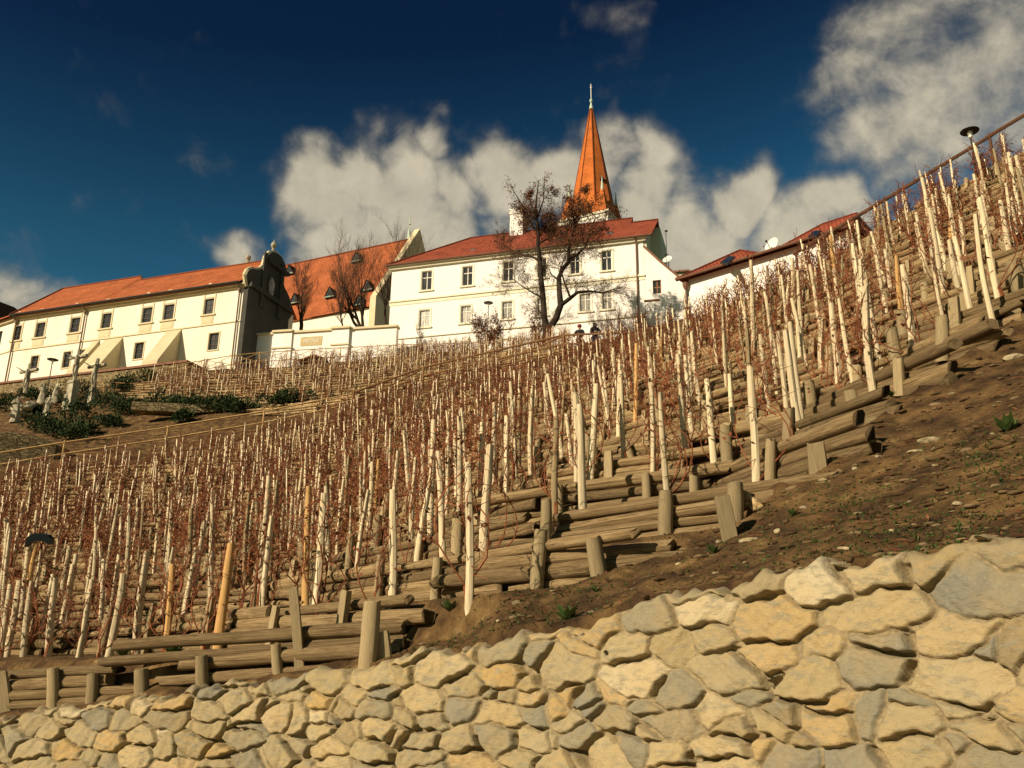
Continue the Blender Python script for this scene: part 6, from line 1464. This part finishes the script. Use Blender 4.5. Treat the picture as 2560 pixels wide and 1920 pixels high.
statue('robed stone statue standing behind, looking up at the crosses', 103, 947, 1003, 72, 11, yaw=.5, arms=UPA)
statue('stone statue with spread arms left of the tall cross', 138, 950, 1002, 73, 12, yaw=-.3, arms=WID)
statue('walking stone statue nearest the viewer, lowest on the bank', 117, 984, 1038, 68, 13, yaw=.2)
statue('stone statue leaning against the foot of the tall cross pedestal', 161, 978, 1018, 70, 14, kneel=False, yaw=-.6, arms=UPA)
statue('crouching stone statue group at the foot of the left cross', 38, 988, 1034, 68, 15, kneel=True, yaw=.6, arms=UPA)

# ------------------------------------------------------------------ people at the railing
def person(label, px, py_head, h, yaw, hat, cap=True):
    head = PH(px, py_head, h); g = np.array([head[0], head[1], head[2]-1.66]); root = thing('person', label, 'person', g)
    arms = [[(.19, .02, 1.40), (.27, .14, 1.12), (.12, .42, 1.10)], [(-.19, .02, 1.40), (-.27, .14, 1.12), (-.12, .42, 1.10)]]
    human(root, g, yaw, 1.0, arms=arms, mat=M['skin'], name='body')
    cy_, sy_ = math.cos(yaw), math.sin(yaw)
    def w(x, y, z): return np.array([g[0]+x*cy_-y*sy_, g[1]+x*sy_+y*cy_, g[2]+z])
    V = [w(0, 0, .9), w(0, 0, 1.12), w(0, .01, 1.33), w(0, 0, 1.47), w(.2, .02, 1.41), w(.285, .14, 1.12), w(.15, .37, 1.1), w(-.2, .02, 1.41), w(-.285, .14, 1.12), w(-.15, .37, 1.1)]
    skin_mesh('jacket', V, [(0, 1), (1, 2), (2, 3), (3, 4), (4, 5), (5, 6), (3, 7), (7, 8), (8, 9)], [(.18, .14), (.17, .14), (.2, .14), (.1, .1), .09, .07, .055, .09, .07, .055], M['jacket'], root)
    V = [w(0, 0, .95), w(.1, 0, .86), w(.115, .03, .48), w(.115, 0, .1), w(-.1, 0, .86), w(-.115, .02, .48), w(-.115, 0, .1)]
    skin_mesh('trousers', V, [(0, 1), (1, 2), (2, 3), (0, 4), (4, 5), (5, 6)], [(.16, .13), .11, .08, .065, .11, .08, .065], M['trouser'], root)
    b = MB(); hc = w(0, .015, 1.665)
    if cap: b.lathe(hc, [(.115, -.01), (.125, .04), (.115, .1), (.08, .15), (.02, .17)], 12); b.build('woolly_hat', M['hatred'], root, smooth=True)
    else: b.lathe(hc-np.array([0, 0, .06]), [(.095, -.1), (.118, -.02), (.122, .06), (.1, .13), (.04, .17)], 12); b.build('hair', M['hair'], root, smooth=True)
    f = MB(); 
    for sx_ in (-.032, .032): f.cbox(w(sx_, .115, 1.645), .022, .014, .012)
    f.cbox(w(0, .122, 1.575), .05, .014, .010); f.build('eyes_and_mouth', M['hair'], root)
    f = MB(); f.lathe(w(0, .128, 1.60), [(.016, -.02), (.018, 0), (.006, .04)], 6); f.build('nose', M['skin'], root)
person('person in a dark red woolly hat leaning on the pole railing', 1449, 818, 47.4, math.pi-.4, True)
person('bareheaded person in a dark jacket to the right of the red hat', 1487, 812, 47.6, math.pi+.3, False, cap=False)

# ------------------------------------------------------------------ dark blade on an orange handle, far left
hh_ = 19.5; root = thing('garden_hoe', 'black curved metal blade on an orange wooden handle among the left vines', 'garden tool', PH(74, 1440, hh_))
b = MB(); b.tube([PH(72, 1450, hh_), PH(92, 1356, hh_)], .04, 8); b.build('handle', M['stake_fresh'], root)
b = MB(); o_ = [(60, 1368), (66, 1345), (78, 1335), (100, 1333), (118, 1338), (127, 1348), (122, 1362), (108, 1354), (90, 1352), (74, 1356)]
b.prism([PH(x, y, hh_-.05) for x, y in o_], (0.02, .12, .02)); b.build('blade', M['blade'], root)
root = thing('plastic_scrap', 'small scrap of blue plastic on the earth by the top log', 'litter', PH(2362, 953, 12.0)); b = MB(); p = PH(2362, 953, 11.9); b.prism([p+np.array(q) for q in ((-.07, 0, -.04), (.04, 0, .0), (.08, 0, .06), (.0, 0, .05), (-.04, 0, .01))], (.02, .05, .02)); m_b = material('blue_plastic', (.01, .06, .13), None, rough=.4); b.build('scrap', m_b, root)

# ------------------------------------------------------------------ stones and weeds on the bare bank
ROCKS = [(1880, 1375, 60), (1605, 1390, 34), (1580, 1310, 30), (2330, 1095, 90), (2290, 1125, 50), (2540, 900, 70), (2200, 1150, 34), (2340, 1160, 26), (1900, 1305, 34), (1945, 1350, 40), (2390, 1260, 40), (2275, 1250, 22), (2365, 1230, 20), (2140, 1190, 30), (2060, 1235, 30), (1790, 1440, 26), (1980, 1430, 22), (2110, 1380, 34), (1700, 1440, 24), (2420, 1150, 26), (2500, 1010, 22), (2480, 1080, 24), (1480, 1545, 22), (1455, 1592, 28), (1850, 1250, 26), (2010, 1290, 24), (1380, 1530, 20), (1195, 1560, 18), (1245, 1590, 18), (2230, 1320, 26), (2380, 1000, 20), (1640, 1400, 24), (1800, 1395, 26), (1865, 1415, 20)]
POS = ['large pale flat', 'pale angular', 'small', 'broad flat greenish', 'tilted', 'long', 'buff', 'little', 'flat', 'blocky', 'oblong', 'tiny']
rloc = ['beside the lowest right post', 'at the log ends', 'near the stone wall', 'high on the bare bank', 'in the middle of the bare bank', 'by the right edge']
for i, (px, py, w) in enumerate(ROCKS):
    h = hit(px, py, 5.8, 30)
    if not h: continue
    c = PH(px, py, h); c[2] = float(ter(c[0], c[1])); b = MB(); r_ = random.Random(900+i); s_ = w*h/2323*.42; rock_into(b, c-np.array([0, 0, s_*.15]), s_, r_, .55)
    o = b.build('rock', M['rock'], origin=c); tag(o, '%s stone on the bare earth bank, %s of the loose stones counted from the right' % (('larger' if w > 35 else 'small'), ordw(1+sorted([-q[0] for q in ROCKS]).index(-px))), 'stone', 'loose stones on the bare bank')
root = None; b = MB(); h = hit(1900, 1290, 6, 30); cb = PH(1858, 1256, h-.25); ce = PH(1998, 1302, h-.75); d_ = ce-cb; up_ = np.array([0, 0, 1.]); sd3 = np.cross(d_/np.linalg.norm(d_), up_)
for i in range(6):
    u0, u1 = i/6, (i+1)/6; f_ = lambda u: cb+d_*u+up_*(.10-.13*math.sin(math.pi*u)**1)
    a0_, a1_ = f_(u0), f_(u1); b.prism([a0_-up_*.07, a1_-up_*.07, a1_+up_*.07, a0_+up_*.07], sd3*.035)
tag(b.build('board', M['log'], origin=cb), 'dark curved old board lying on the earth below the log ends', 'board')
# fine gravel
clods = []; gr = []
ico = []
for sd__ in range(5):
    q = MB(); rock_into(q, np.zeros(3), 1, random.Random(50+sd__), .6); ico.append(tris(q))
for _ in range(9500):
    px = rng.uniform(700, 2700); py = rng.uniform(820, 1700); h = hit(px, py, 5.8, 22, 300)
    if not h: continue
    a = azim(px, py)
    if h > float(soil_h(a))+.1 or h < float(wall_h(a))+.2: continue
    c = PH(px, py, h); z = float(ter(c[0], c[1])); s_ = abs(rng.gauss(0, .018))+.006 if rng.random() < .93 else rng.uniform(.035, .07); an = rng.uniform(0, 6.28)
    (gr if rng.random() < .22 else clods).append((*rng.choice(ico), xform(np.array([c[0], c[1], z]), np.array([math.cos(an), math.sin(an), 0])*s_, np.array([-math.sin(an), math.cos(an), 0])*s_, np.array([0, 0, s_]))))
tag(merge('gravel', gr, M['gravel'], smooth=False), 'small stones and grit scattered over the bare earth bank', 'gravel', kind='stuff')
M['clod'] = material('earth_clod', (0.045, 0.024, 0.011), [(0.13, 0.08, 0.034)], 3, 0.95, 0.01, 25)
tag(merge('earth_clods', clods, M['clod'], smooth=False), 'dark crumbs of earth over the bare bank', 'earth', kind='stuff')
# ground cover: tiny green plants
gc = MB()
def tuft(b, c, s_, n, r_):
    for _ in range(n):
        a = r_.uniform(0, 6.28); l = s_*r_.uniform(.5, 1.2); d = np.array([math.cos(a)*.8, math.sin(a)*.8, r_.uniform(.4, 1.3)]); d /= np.linalg.norm(d); e = np.array([-math.sin(a), math.cos(a), 0])*l*.18
        b.add([c, c+d*l*.55+e, c+d*l, c+d*l*.55-e], [(0, 1, 2), (0, 2, 3)])
cl = [(rng.uniform(1000, 2560), 0, rng.uniform(.3, .8)) for _ in range(1)]
cen = [(2150, 1290), (2300, 1330), (2420, 1290), (1950, 1330), (2000, 1400), (2250, 1380), (1300, 1560), (1200, 1600), (1400, 1540), (2400, 1120), (2480, 1200), (1750, 1400), (1100, 1620), (2100, 1250), (2540, 1150), (1500, 1540)]
for _ in range(3600):
    cx_, cy_ = rng.choice(cen); px = rng.gauss(cx_, 85); py = rng.gauss(cy_, 34); h = hit(px, py, 5.8, 22, 250)
    if not h: continue
    a = azim(px, py)
    if h > float(soil_h(a))+.1 or h < float(wall_h(a))+.15: continue
    c = PH(px, py, h); c[2] = float(ter(c[0], c[1])); tuft(gc, c, rng.uniform(.012, .038), 4, rng)
ll_ = MB()
for _ in range(2600):
    px = rng.uniform(900, 2700); py = rng.uniform(820, 1700); h = hit(px, py, 5.8, 22, 250)
    if not h: continue
    a = azim(px, py); sh_ = float(soil_h(a))
    if h > sh_+.1 or h < float(wall_h(a))+.15 or rng.random() > .35+.65*math.exp(-(sh_-h)/.8): continue
    c = PH(px, py, h); z = float(ter(c[0], c[1]))+.004
    if rng.random() < .5: leafquad(ll_, (c[0], c[1], z+.01), rng.uniform(.012, .028), rng)
    else:
        an = rng.uniform(0, 6.28); l = rng.uniform(.04, .16); d_ = np.array([math.cos(an), math.sin(an), rng.uniform(-.05, .15)])*l; ll_.tube([(c[0], c[1], z), np.array([c[0], c[1], z+.01])+d_*.5, np.array([c[0], c[1], z])+d_], .0028, 3, cap=False)
tag(ll_.build('leaf_litter', M['dryleaf'], fixn=False), 'dry leaf scraps and twigs lying on the bare earth bank', 'leaf litter', kind='stuff')
tag(gc.build('ground_cover', M['weed'], fixn=False), 'sparse tiny green weeds on the bare earth bank', 'ground cover', kind='stuff')
for px, py, s_, l in ((2520, 1078, .13, 'spiky green weed at the right edge of the bank'), (1415, 1572, .12, 'bright green weed tuft just above the stone wall'), (1120, 1590, .10, 'green weed tuft near the lowest log terrace'), (1985, 1700-630+240, .06, 'small green weed among the middle stones'), (1785, 1412, .08, 'green seedling beside the pale stones'), (2235, 1055, .07, 'dark green weed below the split post'), (300, 1680, .12, 'green plant growing over the lowest left log terrace'), (430, 1672, .12, 'green plant left of the orange stake foot'), (1490, 1515, .05, 'tiny green weed under the leaning post')):
    h = hit(px, py, 5.8, 30) or 10; c = PH(px, py, h); c[2] = float(ter(c[0], c[1])); b = MB(); tuft(b, c, s_*1.4, 26, rng); tag(b.build('weed', M['weed'], origin=c, fixn=False), l, 'weed')
